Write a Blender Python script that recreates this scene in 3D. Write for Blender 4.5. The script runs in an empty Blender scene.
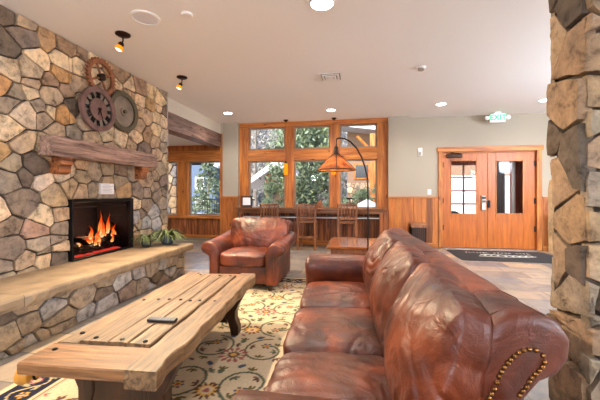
import bpy, bmesh, math, random
from mathutils import Vector, Matrix, Euler, noise
import numpy as np
R = math.radians
PI = math.pi
scn = bpy.context.scene
COL = scn.collection
random.seed(7)

# ------------------------------------------------------------------ materials
def srgb(r, g, b):
    f = lambda v: (v/255/12.92) if v/255 <= .04045 else ((v/255+.055)/1.055)**2.4
    return (f(r), f(g), f(b), 1)

def newmat(name):
    m = bpy.data.materials.new(name); m.use_nodes = True
    nt = m.node_tree
    return m, nt, nt.nodes['Principled BSDF']

def N(nt, typ, **kw):
    n = nt.nodes.new(typ)
    for k, v in kw.items():
        if k.startswith('i_'):
            key = k[2:]
            key = int(key) if key.isdigit() else key.replace('_', ' ')
            n.inputs[key].default_value = v
        else: setattr(n, k, v)
    return n

def ramp(nt, stops):
    r = nt.nodes.new('ShaderNodeValToRGB')
    el = r.color_ramp.elements
    while len(el) < len(stops): el.new(.5)
    for e, (p, c) in zip(el, stops):
        e.position = p; e.color = c if len(c) == 4 else (*c, 1)
    return r

def mul(nt, a, b, fac=1, typ='MULTIPLY'):
    m = N(nt, 'ShaderNodeMix', data_type='RGBA', blend_type=typ)
    m.inputs[0].default_value = fac
    nt.links.new(a, m.inputs[6]); nt.links.new(b, m.inputs[7])
    return m.outputs[2]

def tint(nt):
    return N(nt, 'ShaderNodeAttribute', attribute_name='tint').outputs['Color']

def plain(name, col, rough=.5, metal=0, noise_amt=0, nscale=8, bump=0, bscale=60, coat=0, emit=None, estr=0, spec=None):
    m, nt, b = newmat(name); L = nt.links.new
    b.inputs['Roughness'].default_value = rough
    b.inputs['Metallic'].default_value = metal
    b.inputs['Coat Weight'].default_value = coat
    if spec is not None: b.inputs['Specular IOR Level'].default_value = spec
    tc = N(nt, 'ShaderNodeTexCoord')
    c = tint(nt)
    rgb = N(nt, 'ShaderNodeRGB'); rgb.outputs[0].default_value = col
    out = mul(nt, rgb.outputs[0], c)
    if noise_amt:
        n = N(nt, 'ShaderNodeTexNoise', i_Scale=nscale, i_Detail=6.0)
        L(tc.outputs['Object'], n.inputs['Vector'])
        r = ramp(nt, [(.3, (1-noise_amt,)*3), (.7, (1+noise_amt*.3,)*3)])
        L(n.outputs['Fac'], r.inputs[0])
        out = mul(nt, out, r.outputs[0])
    L(out, b.inputs['Base Color'])
    if bump:
        n2 = N(nt, 'ShaderNodeTexNoise', i_Scale=bscale, i_Detail=5.0)
        L(tc.outputs['Object'], n2.inputs['Vector'])
        bp = N(nt, 'ShaderNodeBump', i_Strength=bump, i_Distance=.01)
        L(n2.outputs['Fac'], bp.inputs['Height']); L(bp.outputs[0], b.inputs['Normal'])
    if emit:
        b.inputs['Emission Color'].default_value = emit
        b.inputs['Emission Strength'].default_value = estr
    return m

def wood(name, dark, light, axis='Z', rough=.45, scale=1.0, knots=True, bump=.15, coat=0, mottle=.25):
    m, nt, b = newmat(name); L = nt.links.new
    tc = N(nt, 'ShaderNodeTexCoord')
    s = {'X': (.7, 9, 9), 'Y': (9, .7, 9), 'Z': (9, 9, .7)}[axis]
    mp = N(nt, 'ShaderNodeMapping'); mp.inputs['Scale'].default_value = tuple(v*scale for v in s)
    L(tc.outputs['Object'], mp.inputs[0])
    n = N(nt, 'ShaderNodeTexNoise', i_Scale=2.0, i_Detail=8.0, i_Roughness=.65, i_Distortion=.7)
    L(mp.outputs[0], n.inputs['Vector'])
    r = ramp(nt, [(.36, dark), (.64, light)])
    L(n.outputs['Fac'], r.inputs[0])
    out = r.outputs[0]
    if knots:
        k = {'X': (2.2, 7, 7), 'Y': (7, 2.2, 7), 'Z': (7, 7, 2.2)}[axis]
        mp2 = N(nt, 'ShaderNodeMapping'); mp2.inputs['Scale'].default_value = k
        L(tc.outputs['Object'], mp2.inputs[0])
        v = N(nt, 'ShaderNodeTexVoronoi', i_Scale=1.0); L(mp2.outputs[0], v.inputs['Vector'])
        r2 = ramp(nt, [(.07, (.22, .12, .07)), (.15, (1, 1, 1))]); L(v.outputs['Distance'], r2.inputs[0])
        out = mul(nt, out, r2.outputs[0])
    if mottle:
        n3 = N(nt, 'ShaderNodeTexNoise', i_Scale=3.0, i_Detail=4.0); L(mp.outputs[0], n3.inputs['Vector'])
        r3 = ramp(nt, [(.35, (1-mottle,)*3), (.6, (1.1, 1.1, 1.1))]); L(n3.outputs['Fac'], r3.inputs[0])
        out = mul(nt, out, r3.outputs[0])
    out = mul(nt, out, tint(nt))
    L(out, b.inputs['Base Color'])
    b.inputs['Roughness'].default_value = rough
    b.inputs['Coat Weight'].default_value = coat
    b.inputs['Coat Roughness'].default_value = .15
    bp = N(nt, 'ShaderNodeBump', i_Strength=bump, i_Distance=.01)
    L(n.outputs['Fac'], bp.inputs['Height']); L(bp.outputs[0], b.inputs['Normal'])
    return m

def stone_mat(name, bump=.8):
    m, nt, b = newmat(name); L = nt.links.new
    tc = N(nt, 'ShaderNodeTexCoord')
    n = N(nt, 'ShaderNodeTexNoise', i_Scale=11.0, i_Detail=9.0, i_Roughness=.7, i_Distortion=.3)
    L(tc.outputs['Object'], n.inputs['Vector'])
    r = ramp(nt, [(.32, (.30, .27, .25)), (.47, (.90, .88, .84)), (.64, (1.3, 1.26, 1.18))]); L(n.outputs['Fac'], r.inputs[0])
    n2 = N(nt, 'ShaderNodeTexNoise', i_Scale=3.5, i_Detail=3.0); L(tc.outputs['Object'], n2.inputs['Vector'])
    r2 = ramp(nt, [(.35, (.9, .89, .9)), (.65, (1.1, 1.02, .9))]); L(n2.outputs['Fac'], r2.inputs[0])
    out = mul(nt, mul(nt, tint(nt), r.outputs[0]), r2.outputs[0])
    L(out, b.inputs['Base Color']); b.inputs['Roughness'].default_value = .85
    b.inputs['Specular IOR Level'].default_value = .25
    bp = N(nt, 'ShaderNodeBump', i_Strength=bump, i_Distance=.02)
    L(n.outputs['Fac'], bp.inputs['Height']); L(bp.outputs[0], b.inputs['Normal'])
    return m

def glass_mat(name, col=(1, 1, 1, 1), gloss=.06):
    m, nt, b = newmat(name); nt.nodes.remove(b); L = nt.links.new
    t = N(nt, 'ShaderNodeBsdfTransparent'); t.inputs[0].default_value = col
    g = N(nt, 'ShaderNodeBsdfGlossy', i_Roughness=.02)
    mx = N(nt, 'ShaderNodeMixShader'); mx.inputs[0].default_value = gloss
    L(t.outputs[0], mx.inputs[1]); L(g.outputs[0], mx.inputs[2])
    L(mx.outputs[0], nt.nodes['Material Output'].inputs[0])
    return m

def emis(name, col, s):
    m, nt, b = newmat(name); nt.nodes.remove(b)
    e = N(nt, 'ShaderNodeEmission', i_Strength=s); e.inputs[0].default_value = col
    nt.links.new(e.outputs[0], nt.nodes['Material Output'].inputs[0])
    return m

def leather_mat():
    m, nt, b = newmat('leather'); L = nt.links.new
    tc = N(nt, 'ShaderNodeTexCoord')
    n = N(nt, 'ShaderNodeTexNoise', i_Scale=4.5, i_Detail=7.0, i_Distortion=.6); L(tc.outputs['Object'], n.inputs['Vector'])
    r = ramp(nt, [(.3, srgb(42, 12, 4)), (.5, srgb(86, 33, 12)), (.72, srgb(130, 60, 28))]); L(n.outputs['Fac'], r.inputs[0])
    L(mul(nt, r.outputs[0], tint(nt)), b.inputs['Base Color'])
    b.inputs['Roughness'].default_value = .44
    b.inputs['Coat Weight'].default_value = .06; b.inputs['Coat Roughness'].default_value = .25
    b.inputs['Specular IOR Level'].default_value = .5
    n1 = N(nt, 'ShaderNodeTexNoise', i_Scale=12.0, i_Detail=5.0, i_Distortion=2.2); L(tc.outputs['Object'], n1.inputs['Vector'])
    v = N(nt, 'ShaderNodeTexVoronoi', i_Scale=260.0); L(tc.outputs['Object'], v.inputs['Vector'])
    b1 = N(nt, 'ShaderNodeBump', i_Strength=.28, i_Distance=.02); L(n1.outputs['Fac'], b1.inputs['Height'])
    b2 = N(nt, 'ShaderNodeBump', i_Strength=.12, i_Distance=.003); L(v.outputs['Distance'], b2.inputs['Height']); L(b1.outputs[0], b2.inputs['Normal'])
    L(b2.outputs[0], b.inputs['Normal'])
    return m

def slate_mat():
    m, nt, b = newmat('slate tile'); L = nt.links.new
    tc = N(nt, 'ShaderNodeTexCoord')
    mp = N(nt, 'ShaderNodeMapping'); mp.inputs['Rotation'].default_value = (0, 0, 0)
    L(tc.outputs['Object'], mp.inputs[0])
    br = N(nt, 'ShaderNodeTexBrick', offset=.37, squash=1.0)
    br.inputs['Color1'].default_value = (0, 0, 0, 1); br.inputs['Color2'].default_value = (1, 1, 1, 1)
    br.inputs['Mortar'].default_value = (.5, .5, .5, 1); br.inputs['Scale'].default_value = 1
    br.inputs['Mortar Size'].default_value = .006; br.inputs['Brick Width'].default_value = .62; br.inputs['Row Height'].default_value = .34
    L(mp.outputs[0], br.inputs['Vector'])
    r = ramp(nt, [(0, srgb(126, 118, 112)), (.2, srgb(150, 140, 130)), (.4, srgb(126, 126, 130)), (.6, srgb(172, 158, 140)), (.8, srgb(140, 136, 134)), (1, srgb(180, 160, 134))])
    L(br.outputs['Color'], r.inputs[0])
    n = N(nt, 'ShaderNodeTexNoise', i_Scale=4.0, i_Detail=8.0, i_Roughness=.65, i_Distortion=1.0); L(tc.outputs['Object'], n.inputs['Vector'])
    r2 = ramp(nt, [(.3, (.68, .7, .74)), (.7, (1.18, 1.1, 1.0))]); L(n.outputs['Fac'], r2.inputs[0])
    out = mul(nt, r.outputs[0], r2.outputs[0])
    mx = N(nt, 'ShaderNodeMix', data_type='RGBA'); L(br.outputs['Fac'], mx.inputs[0]); L(out, mx.inputs[6])
    mx.inputs[7].default_value = srgb(120, 112, 102)
    L(mul(nt, mx.outputs[2], tint(nt)), b.inputs['Base Color'])
    b.inputs['Roughness'].default_value = .27
    bp = N(nt, 'ShaderNodeBump', i_Strength=.25, i_Distance=.01); L(n.outputs['Fac'], bp.inputs['Height']); L(bp.outputs[0], b.inputs['Normal'])
    return m

M = {}
M['stone'] = stone_mat('rubble stone')
M['mortar'] = plain('mortar', srgb(78, 64, 52), .95, noise_amt=.3, nscale=20, bump=.5)
M['leather'] = leather_mat()
M['slate'] = slate_mat()
M['ceil'] = plain('ceiling paint', srgb(240, 236, 232), .9, bump=.05, bscale=140)
M['wall'] = plain('sage paint', srgb(176, 163, 144), .85, bump=.05, bscale=120)
M['cream'] = plain('cream paint', srgb(208, 198, 180), .85)
M['fir'] = wood('honey fir', srgb(158, 82, 28), srgb(212, 132, 56), 'Z', mottle=.15)
M['firX'] = wood('honey fir across', srgb(158, 82, 28), srgb(214, 134, 58), 'X', mottle=.15)
M['door'] = wood('fir door', srgb(166, 84, 20), srgb(194, 106, 32), 'Z', knots=False, rough=.4, mottle=.1)
M['reclaimed'] = wood('reclaimed boards', srgb(110, 54, 24), srgb(190, 110, 58), 'Z', mottle=.5)
M['mantel'] = wood('mantel timber', srgb(96, 70, 58), srgb(188, 152, 134), 'Y', bump=.6, scale=1.2, mottle=.3)
M['corbel'] = wood('corbel timber', srgb(96, 50, 24), srgb(184, 112, 62), 'Y', bump=.3)
M['table'] = wood('aged plank', srgb(82, 58, 36), srgb(146, 112, 76), 'Y', rough=.45, bump=.5, scale=1.9, knots=False, mottle=.3)
M['tableX'] = wood('aged end board', srgb(100, 64, 34), srgb(158, 108, 64), 'X', rough=.45, bump=.5, scale=1.9, knots=False)
M['darkwood'] = wood('dark carved wood', srgb(36, 22, 14), srgb(78, 48, 30), 'Z', rough=.4, knots=False)
M['chairwood'] = wood('stool wood', srgb(104, 58, 32), srgb(162, 102, 62), 'Z', rough=.4, knots=False)
M['endwood'] = wood('polished table wood', srgb(100, 52, 26), srgb(150, 86, 46), 'X', rough=.08, knots=False, coat=1, bump=.03)
M['barwood'] = wood('bar top wood', srgb(112, 66, 40), srgb(160, 104, 66), 'X', rough=.2, knots=False, coat=.8, bump=.03)
M['black'] = plain('black metal', srgb(20, 19, 19), .4, .6)
M['blackp'] = plain('black plastic', srgb(22, 22, 24), .35)
M['bronze'] = plain('bronze', srgb(52, 34, 26), .4, .8)
M['brass'] = plain('antique brass', srgb(128, 86, 44), .3, .9)
M['rust'] = plain('rusty iron', srgb(168, 108, 72), .7, .3, noise_amt=.5, nscale=14, bump=.4)
M['rustred'] = plain('red brown iron', srgb(134, 102, 94), .65, .3, noise_amt=.35, nscale=10, bump=.3)
M['olive'] = plain('olive iron', srgb(104, 96, 76), .6, .4, noise_amt=.3, nscale=10, bump=.3)
M['wheelface'] = plain('weathered disc', srgb(148, 134, 118), .7, .2, noise_amt=.35, nscale=7, bump=.3)
M['white'] = plain('white enamel', srgb(235, 232, 228), .5)
M['grille'] = plain('speaker cloth', srgb(222, 220, 224), .7)
M['steel'] = plain('brushed steel', srgb(168, 160, 150), .35, .9)
M['glass'] = glass_mat('window glass', gloss=.004)
M['fireglass'] = glass_mat('fire screen glass', (.55, .55, .6, 1), gloss=.01)
M['can'] = emis('lamp lens', (1, 1, .98, 1), 14)
M['amberglow'] = emis('amber glass lit', srgb(255, 140, 22), .75)
M['whiteglow'] = emis('lit glass', (1, .82, .5, 1), 2.2)
M['paper'] = plain('paper', srgb(236, 234, 236), .7)
M['ink'] = plain('grey ink', srgb(120, 120, 128), .8)
M['blue'] = plain('blue glaze', srgb(62, 84, 112), .2, noise_amt=.4, nscale=12, coat=.4)
M['darkpot'] = plain('dark glaze', srgb(42, 44, 54), .3, coat=.3)
M['leaf'] = plain('leaf', srgb(96, 112, 62), .5, noise_amt=.4, nscale=15)
M['char'] = plain('charred log', srgb(40, 30, 26), .9, noise_amt=.5, nscale=20, bump=.8, bscale=30)
M['firebrick'] = plain('soot brick', srgb(34, 31, 42), .9, noise_amt=.3)
M['rug'] = plain('rug wool', (1, 1, 1, 1), .95, noise_amt=.12, nscale=60, bump=.3, bscale=400, spec=.1)
M['mat'] = plain('mat rubber', srgb(38, 38, 40), .85, bump=.4, bscale=300)
M['hearth'] = plain('sandstone slab', srgb(146, 124, 98), .65, noise_amt=.4, nscale=5, bump=.5, bscale=14)
M['gold'] = plain('turned gilt wood', srgb(206, 140, 50), .3, noise_amt=.3, nscale=18, coat=.3)

# ------------------------------------------------------------------ mesh builder
class MB:
    def __init__(s): s.v = []; s.f = []; s.t = []; s.m = []
    def add(s, vs, fs, t=(1, 1, 1), m=0):
        o = len(s.v); s.v += [tuple(v) for v in vs]
        for f in fs: s.f.append(tuple(i+o for i in f)); s.t.append(t); s.m.append(m)
        return s
    def box(s, x0, x1, y0, y1, z0, z1, t=(1, 1, 1), m=0, xf=None):
        vs = [(x, y, z) for x in (x0, x1) for y in (y0, y1) for z in (z0, z1)]
        if xf: vs = [xf @ Vector(v) for v in vs]
        return s.add(vs, [(0, 1, 3, 2), (4, 6, 7, 5), (0, 4, 5, 1), (2, 3, 7, 6), (0, 2, 6, 4), (1, 5, 7, 3)], t, m)
    def prism(s, poly, a, b, axis='Y', t=(1, 1, 1), m=0):
        # poly in the two other axes, extruded a..b along axis
        def P(p, d):
            return {'X': (d, p[0], p[1]), 'Y': (p[0], d, p[1]), 'Z': (p[0], p[1], d)}[axis]
        n = len(poly)
        vs = [P(p, a) for p in poly]+[P(p, b) for p in poly]
        fs = [tuple(range(n))[::-1], tuple(range(n, 2*n))]+[(i, (i+1) % n, n+(i+1) % n, n+i) for i in range(n)]
        return s.add(vs, fs, t, m)
    def tube(s, pts, r, n=10, t=(1, 1, 1), m=0, caps=True):
        pts = [Vector(p) for p in pts]; rr = r if isinstance(r, (list, tuple)) else [r]*len(pts)
        rings = []; up = Vector((0, 0, 1)); prev = None
        for i, p in enumerate(pts):
            d = (pts[min(i+1, len(pts)-1)]-pts[max(i-1, 0)]).normalized()
            if prev is None:
                a = d.cross(up)
                if a.length < .05: a = d.cross(Vector((1, 0, 0)))
                a.normalize()
            else:
                a = prev-d*prev.dot(d)
                a.normalize()
            prev = a; b = d.cross(a)
            rings.append([p+(a*math.cos(k*2*PI/n)+b*math.sin(k*2*PI/n))*rr[i] for k in range(n)])
        vs = [v for g in rings for v in g]; fs = []
        for i in range(len(pts)-1):
            for k in range(n): fs.append((i*n+k, i*n+(k+1) % n, (i+1)*n+(k+1) % n, (i+1)*n+k))
        if caps: fs += [tuple(range(n))[::-1], tuple(range((len(pts)-1)*n, len(pts)*n))]
        return s.add(vs, fs, t, m)
    def lathe(s, prof, c=(0, 0, 0), n=24, axis='Z', t=(1, 1, 1), m=0, close=True):
        c = Vector(c); vs = []
        for r, h in prof:
            for k in range(n):
                a = k*2*PI/n; x, y = r*math.cos(a), r*math.sin(a)
                q = {'Z': (x, y, h), 'X': (h, x, y), 'Y': (x, h, y)}[axis]
                vs.append(c+Vector(q))
        fs = []
        for i in range(len(prof)-1):
            for k in range(n): fs.append((i*n+k, i*n+(k+1) % n, (i+1)*n+(k+1) % n, (i+1)*n+k))
        if close: fs += [tuple(range(n))[::-1], tuple(range((len(prof)-1)*n, len(prof)*n))]
        return s.add(vs, fs, t, m)
    def build(s, name, mats, parent=None, smooth=False, bevel=0, bseg=2, loc=None, rot=None, angle=40, subsurf=0):
        me = bpy.data.meshes.new(name); me.from_pydata(s.v, [], s.f); me.validate(clean_customdata=False)
        if not isinstance(mats, (list, tuple)): mats = [mats]
        for m in mats: me.materials.append(m)
        if len(me.polygons) == len(s.f):
            me.polygons.foreach_set('material_index', s.m)
            ca = me.color_attributes.new('tint', 'FLOAT_COLOR', 'CORNER')
            arr = []
            for p, t in zip(me.polygons, s.t): arr += [*t, 1.0]*p.loop_total
            ca.data.foreach_set('color', arr)
        else:
            ca = me.color_attributes.new('tint', 'FLOAT_COLOR', 'CORNER')
            ca.data.foreach_set('color', [1.0]*(4*len(me.loops)))
        bm = bmesh.new(); bm.from_mesh(me); bmesh.ops.recalc_face_normals(bm, faces=bm.faces); bm.to_mesh(me); bm.free()
        if smooth:
            me.shade_smooth()
            if angle < 180: me.set_sharp_from_angle(angle=R(angle))
        ob = bpy.data.objects.new(name, me); COL.objects.link(ob)
        if parent: ob.parent = parent
        if loc: ob.location = loc
        if rot: ob.rotation_euler = rot
        if bevel:
            md = ob.modifiers.new('bevel', 'BEVEL'); md.width = bevel; md.segments = bseg; md.limit_method = 'ANGLE'; md.angle_limit = R(35)
        if subsurf:
            md = ob.modifiers.new('sub', 'SUBSURF'); md.levels = md.render_levels = subsurf
        return ob

def tag(o, label=None, cat=None, group=None, kind=None):
    if label: o['label'] = label
    if cat: o['category'] = cat
    if group: o['group'] = group
    if kind: o['kind'] = kind
    return o
def thing(name, label, cat, loc=(0, 0, 0), rz=0, group=None):
    o = bpy.data.objects.new(name, None); COL.objects.link(o); o.empty_display_size = .1
    o.location = loc; o.rotation_euler = (0, 0, rz)
    return tag(o, label, cat, group)
def struct(o, label=None): o['kind'] = 'structure'; 
def S(mb, name, mats, label=None, **kw):
    o = mb.build(name, mats, **kw); o['kind'] = 'structure'
    if label: o['label'] = label
    return o
def dup(root, loc, label, rz=None):
    r = root.copy(); COL.objects.link(r); r.location = loc; r['label'] = label
    if rz is not None: r.rotation_euler = (0, 0, rz)
    def rec(a, b):
        for ch in list(a.children):
            if ch.type == 'LIGHT' : pass
            c = ch.copy(); COL.objects.link(c); c.parent = b; rec(ch, c)
    rec(root, r)
    return r
def lamp(kind, name, loc, energy, col, parent=None, size=.1, rot=(0, 0, 0), spot=None, blend=.5):
    l = bpy.data.lights.new(name, kind); l.energy = energy; l.color = col
    if kind == 'AREA': l.shape = 'DISK'; l.size = size
    elif kind == 'SUN': l.angle = size
    else: l.shadow_soft_size = size
    if spot: l.spot_size = R(spot); l.spot_blend = blend
    o = bpy.data.objects.new(name, l); COL.objects.link(o); o.location = loc; o.rotation_euler = rot
    if parent: o.parent = parent
    return o
def jt(a=.1, base=(1, 1, 1)):
    k = 1+random.uniform(-a, a); return (base[0]*k, base[1]*k, base[2]*k)

# ------------------------------------------------------------------ stone fields
def lin(r, g, b): return srgb(r, g, b)[:3]
SC = {'C': lin(226, 204, 174), 'L': lin(212, 194, 170), 'T': lin(192, 168, 142), 'B': lin(170, 144, 120), 'O': lin(196, 154, 108), 'O2': lin(196, 162, 122),
      'G': lin(162, 148, 132), 'P': lin(142, 126, 114), 'D': lin(112, 100, 90), 'K': lin(186, 154, 138), 'S': lin(172, 170, 172)}
def clip(poly, nx, ny, d):
    out = []                                                    # keep nx*x+ny*y <= d
    for i in range(len(poly)):
        p, q = poly[i], poly[(i+1) % len(poly)]
        a = nx*p[0]+ny*p[1]-d; b = nx*q[0]+ny*q[1]-d
        if a <= 0: out.append(p)
        if (a < 0 < b) or (b < 0 < a):
            t = a/(a-b); out.append((p[0]+(q[0]-p[0])*t, p[1]+(q[1]-p[1])*t))
    return out
def area(p): return abs(sum(p[i][0]*p[(i+1) % len(p)][1]-p[(i+1) % len(p)][0]*p[i][1] for i in range(len(p))))/2
WT = {'C': .004, 'L': .003, 'T': .0, 'B': 0, 'O': 0, 'O2': 0, 'G': -.003, 'P': .004, 'D': -.002, 'K': .003, 'S': 0}
def stones(mb, seeds, rect, to3, gap=.011, depth=(.03, .06), hole=None, rng=None, minarea=.002, jit=.005, ystretch=1.0, dim=1.0):
    """Rubble stones: one faceted raised block for every seed (u, v, colour key); to3(u, v, w) lifts to world."""
    rng = rng or random.Random(3)
    u0, u1, v0, v1 = rect
    for i, (u, v, k) in enumerate(seeds):
        poly = [(u0, v0), (u1, v0), (u1, v1), (u0, v1)]
        wt = lambda a, b: (math.sin(a*91.7+b*57.3))*.006
        near = sorted(((a-u)**2+((b-v)*ystretch)**2, a, b) for j, (a, b, _) in enumerate(seeds) if j != i)[:26]
        for d2, a, b in near:
            nx, ny = a-u, (b-v)*ystretch**2
            l = math.hypot(nx, ny)
            if l < 1e-6: continue
            D2 = math.hypot(a-u, b-v)
            nx /= l; ny /= l
            d = nx*(a+u)/2+ny*(b+v)/2+max(-.3*D2, min(.3*D2, (wt(u, v)-wt(a, b))/(2*D2)))
            poly = clip(poly, nx, ny, d-gap)
            if len(poly) < 3: break
        polys = [poly] if len(poly) >= 3 else []
        if hole and polys:
            a0, a1, b0, b1 = hole
            res = []; rest = poly
            for nx, ny, d in ((1, 0, a0), (-1, 0, -a1), (0, -1, -b1), (0, 1, b0)):
                piece = clip(rest, nx, ny, d)
                if len(piece) >= 3: res.append(piece)
                rest = clip(rest, -nx, -ny, -d)
                if len(rest) < 3: break
            polys = res
        for poly in polys:
            if area(poly) < minarea: continue
            cx = sum(p[0] for p in poly)/len(poly); cy = sum(p[1] for p in poly)/len(poly)
            pts = []
            for q in range(len(poly)):
                p, r_ = poly[q], poly[(q+1) % len(poly)]
                L_ = math.hypot(r_[0]-p[0], r_[1]-p[1]); n = max(1, int(L_/.045))
                for s_ in range(n):
                    t = (s_+(.0 if s_ else .0))/n
                    x = p[0]+(r_[0]-p[0])*t; y = p[1]+(r_[1]-p[1])*t
                    if s_ == 0: x += (cx-x)*.02; y += (cy-y)*.02
                    pts.append((x+rng.uniform(-jit, jit), y+rng.uniform(-jit, jit)))
            n = len(pts)
            w = rng.uniform(*depth); base = SC[k]; kk = rng.uniform(.86, 1.12)*dim
            col = (base[0]*kk, base[1]*kk*rng.uniform(.98, 1.02), base[2]*kk*rng.uniform(.95, 1.04))
            tx, ty = rng.uniform(-.05, .05), rng.uniform(-.05, .05)
            size = math.sqrt(area(poly))
            def ring(sc, ww, rj):
                o = []
                for (x, y) in pts:
                    dx, dy = (x-cx)*sc, (y-cy)*sc
                    o.append(to3(cx+dx, cy+dy, ww+dx*tx+dy*ty+rng.uniform(-rj, rj)))
                return o
            e = min(.06, .006/size+.012)
            rings = [ring(1, -.01, 0), ring(1-.15*e, w*.75, .002), ring(1-e*.8, w-.002, .002), ring(.72, w+.002, .004), ring(.36, w+.003, .005)]
            vs = [v for g in rings for v in g]+[to3(cx, cy, w+.007)]
            fs = []
            for a in range(len(rings)-1):
                for q in range(n): fs.append((a*n+q, a*n+(q+1) % n, (a+1)*n+(q+1) % n, (a+1)*n+q))
            a = (len(rings)-1)*n
            for q in range(n): fs.append((a+q, a+(q+1) % n, len(vs)-1))
            mb.add(vs, fs, col, 0)
def fill_seeds(seeds, rect, dist, keys, rng, stretch=1.0, n=6000):
    out = list(seeds)
    for _ in range(n):
        u = rng.uniform(rect[0], rect[1]); v = rng.uniform(rect[2], rect[3])
        if all((a-u)**2+((b-v)*stretch)**2 > dist*dist for a, b, _ in out): out.append((u, v, rng.choice(keys)))
    return out
SKY, SUN, EXPO, FILL_GLOBE = .3, 3.2, 1.12, 98
WALL= [(2.46,2.88,'D'),(2.56,2.75,'P'),(2.53,2.88,'T'),(2.82,2.81,'O2'),(3.04,2.83,'B'),(2.39,2.56,'D'),(2.69,2.56,'C'),(2.43,2.38,'L'),(3.01,2.68,'C'),(2.99,2.52,'O'),(3.23,2.8,'B'),(3.2,2.69,'C'),(2.62,2.43,'L'),(2.65,2.33,'T'),(2.83,2.36,'B'),(2.64,2.21,'C'),(2.86,2.24,'T'),(2.35,2.19,'O'),(2.46,2.15,'G'),(3.04,2.34,'B'),(3.21,2.48,'T'),(2.45,2.05,'G'),(2.55,1.99,'L'),(2.72,2.1,'G'),(2.78,2.0,'T'),(2.86,2.1,'C'),(3.01,2.1,'O'),(2.43,1.82,'C'),(2.56,1.71,'T'),(2.92,1.88,'T'),(3.12,2.18,'D'),(2.47,1.49,'G'),(2.35,1.58,'O2'),(2.7,1.51,'D'),(2.6,1.41,'D'),(2.75,1.38,'L'),(2.56,1.12,'P'),(2.42,1.36,'G'),(2.35,1.04,'C'),(2.92,1.19,'T'),(2.93,0.98,'T'),(2.79,0.96,'L'),(2.44,0.9,'P'),(2.71,0.83,'K'),(3.11,1.29,'T'),(2.96,0.8,'G'),(2.94,0.72,'G'),(2.96,0.64,'T'),(2.93,0.5,'D'),(2.46,0.69,'P'),(2.6,0.57,'T'),(2.72,0.71,'G'),(2.77,0.61,'G'),(2.77,0.52,'T'),(2.39,0.56,'G'),(2.63,0.41,'T'),(2.4,0.43,'G'),(3.24,1.55,'T'),(3.24,1.41,'G'),(3.21,1.25,'T'),(3.4,1.5,'G'),(3.63,1.55,'G'),(3.64,1.39,'T'),(3.84,1.54,'P'),(3.82,1.4,'G'),(3.92,1.25,'O2'),(3.36,1.26,'G'),(3.59,1.17,'G'),(4.12,1.03,'L'),(4.21,1.25,'P'),(4.41,1.25,'G'),(4.41,1.02,'P'),(4.41,1.42,'T'),(4.58,1.31,'G'),(4.66,1.19,'P'),(4.58,0.9,'S'),(4.12,0.88,'S'),(4.23,0.78,'G'),(4.08,0.69,'T'),(4.14,0.54,'B'),(4.29,0.89,'P'),(4.39,0.76,'S'),(4.69,1.82,'T'),(4.74,1.64,'G'),(4.85,1.42,'P'),(4.83,1.05,'G'),(4.63,0.76,'S'),(3.26,2.84,'B'),(3.39,2.85,'C'),(3.63,2.84,'T'),(3.88,2.83,'B'),(4.01,2.74,'C'),(3.78,2.68,'C'),(4.25,2.79,'B'),(4.53,2.8,'C'),(4.74,2.75,'C'),(4.25,2.58,'C'),(4.48,2.57,'O2'),(4.71,2.62,'C'),(4.01,2.58,'T'),(4.23,2.43,'T'),(4.43,2.4,'T'),(4.66,2.41,'C'),(4.23,2.22,'T'),(4.43,2.11,'B'),(4.66,2.23,'C'),(4.18,2.04,'C'),(4.61,2.05,'T'),(4.08,1.89,'T'),(4.83,2.4,'C'),(4.83,2.18,'L'),(3.82,1.95,'C'),(3.63,1.97,'L'),(3.39,1.86,'T'),(3.46,2.43,'T'),(3.71,2.31,'T'),(3.9,2.22,'B'),(3.46,2.68,'C'),(3.63,2.55,'T'),(4.83,1.98,'G'),(4.85,0.85,'G'),(4.69,0.51,'S'),(3.07,1.7,'T'),(2.81,1.67,'T')]
RISER= [(1.95,0.17,'G'),(2.11,0.19,'T'),(2.33,0.22,'L'),(2.4,0.12,'T'),(2.4,0.03,'G'),(2.62,0.24,'T'),(2.67,0.08,'S'),(2.88,0.19,'D'),(2.94,0.04,'S'),(3.17,0.24,'L'),(3.25,0.09,'P'),(3.45,0.27,'L'),(3.48,0.08,'G'),(3.67,0.29,'G'),(3.8,0.12,'D'),(3.87,0.27,'L'),(4.1,0.27,'G'),(4.1,0.13,'S'),(4.33,0.17,'G'),(2.04,0.01,'T'),(1.93,0.28,'D'),(2.14,-0.01,'L'),(1.93,-0.03,'S'),(2.22,0.01,'T')]
PL= [(1.93,2.23,'D'),(1.92,1.98,'T'),(1.98,1.71,'T'),(1.9,1.41,'D'),(1.98,1.07,'O'),(1.89,0.8,'D'),(1.93,0.66,'G'),(1.91,0.55,'T'),(1.91,0.42,'T'),(1.93,0.19,'T')]
PF= [(1.097,2.11,'T'),(1.141,1.93,'O'),(1.132,2.16,'T'),(1.11,1.7,'T'),(1.088,1.56,'G'),(1.171,1.43,'T'),(1.141,1.23,'G'),(1.128,1.06,'T'),(1.15,0.88,'O2'),(1.075,0.71,'G'),(1.115,0.57,'G'),(1.141,0.49,'T'),(1.102,0.33,'G'),(1.171,0.69,'T'),(1.176,0.29,'G')]
NAILS= [(0.381,0.869),(0.395,0.868),(0.409,0.857),(0.412,0.843),(0.408,0.832),(0.401,0.822),(0.393,0.814),(0.386,0.805),(0.381,0.796),(0.375,0.784),(0.367,0.774),(0.361,0.764),(0.369,0.866),(0.359,0.86),(0.35,0.852),(0.342,0.843),(0.336,0.835),(0.329,0.825),(0.323,0.814),(0.318,0.803),(0.313,0.789),(0.307,0.774),(0.301,0.762),(0.297,0.753)]
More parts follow.
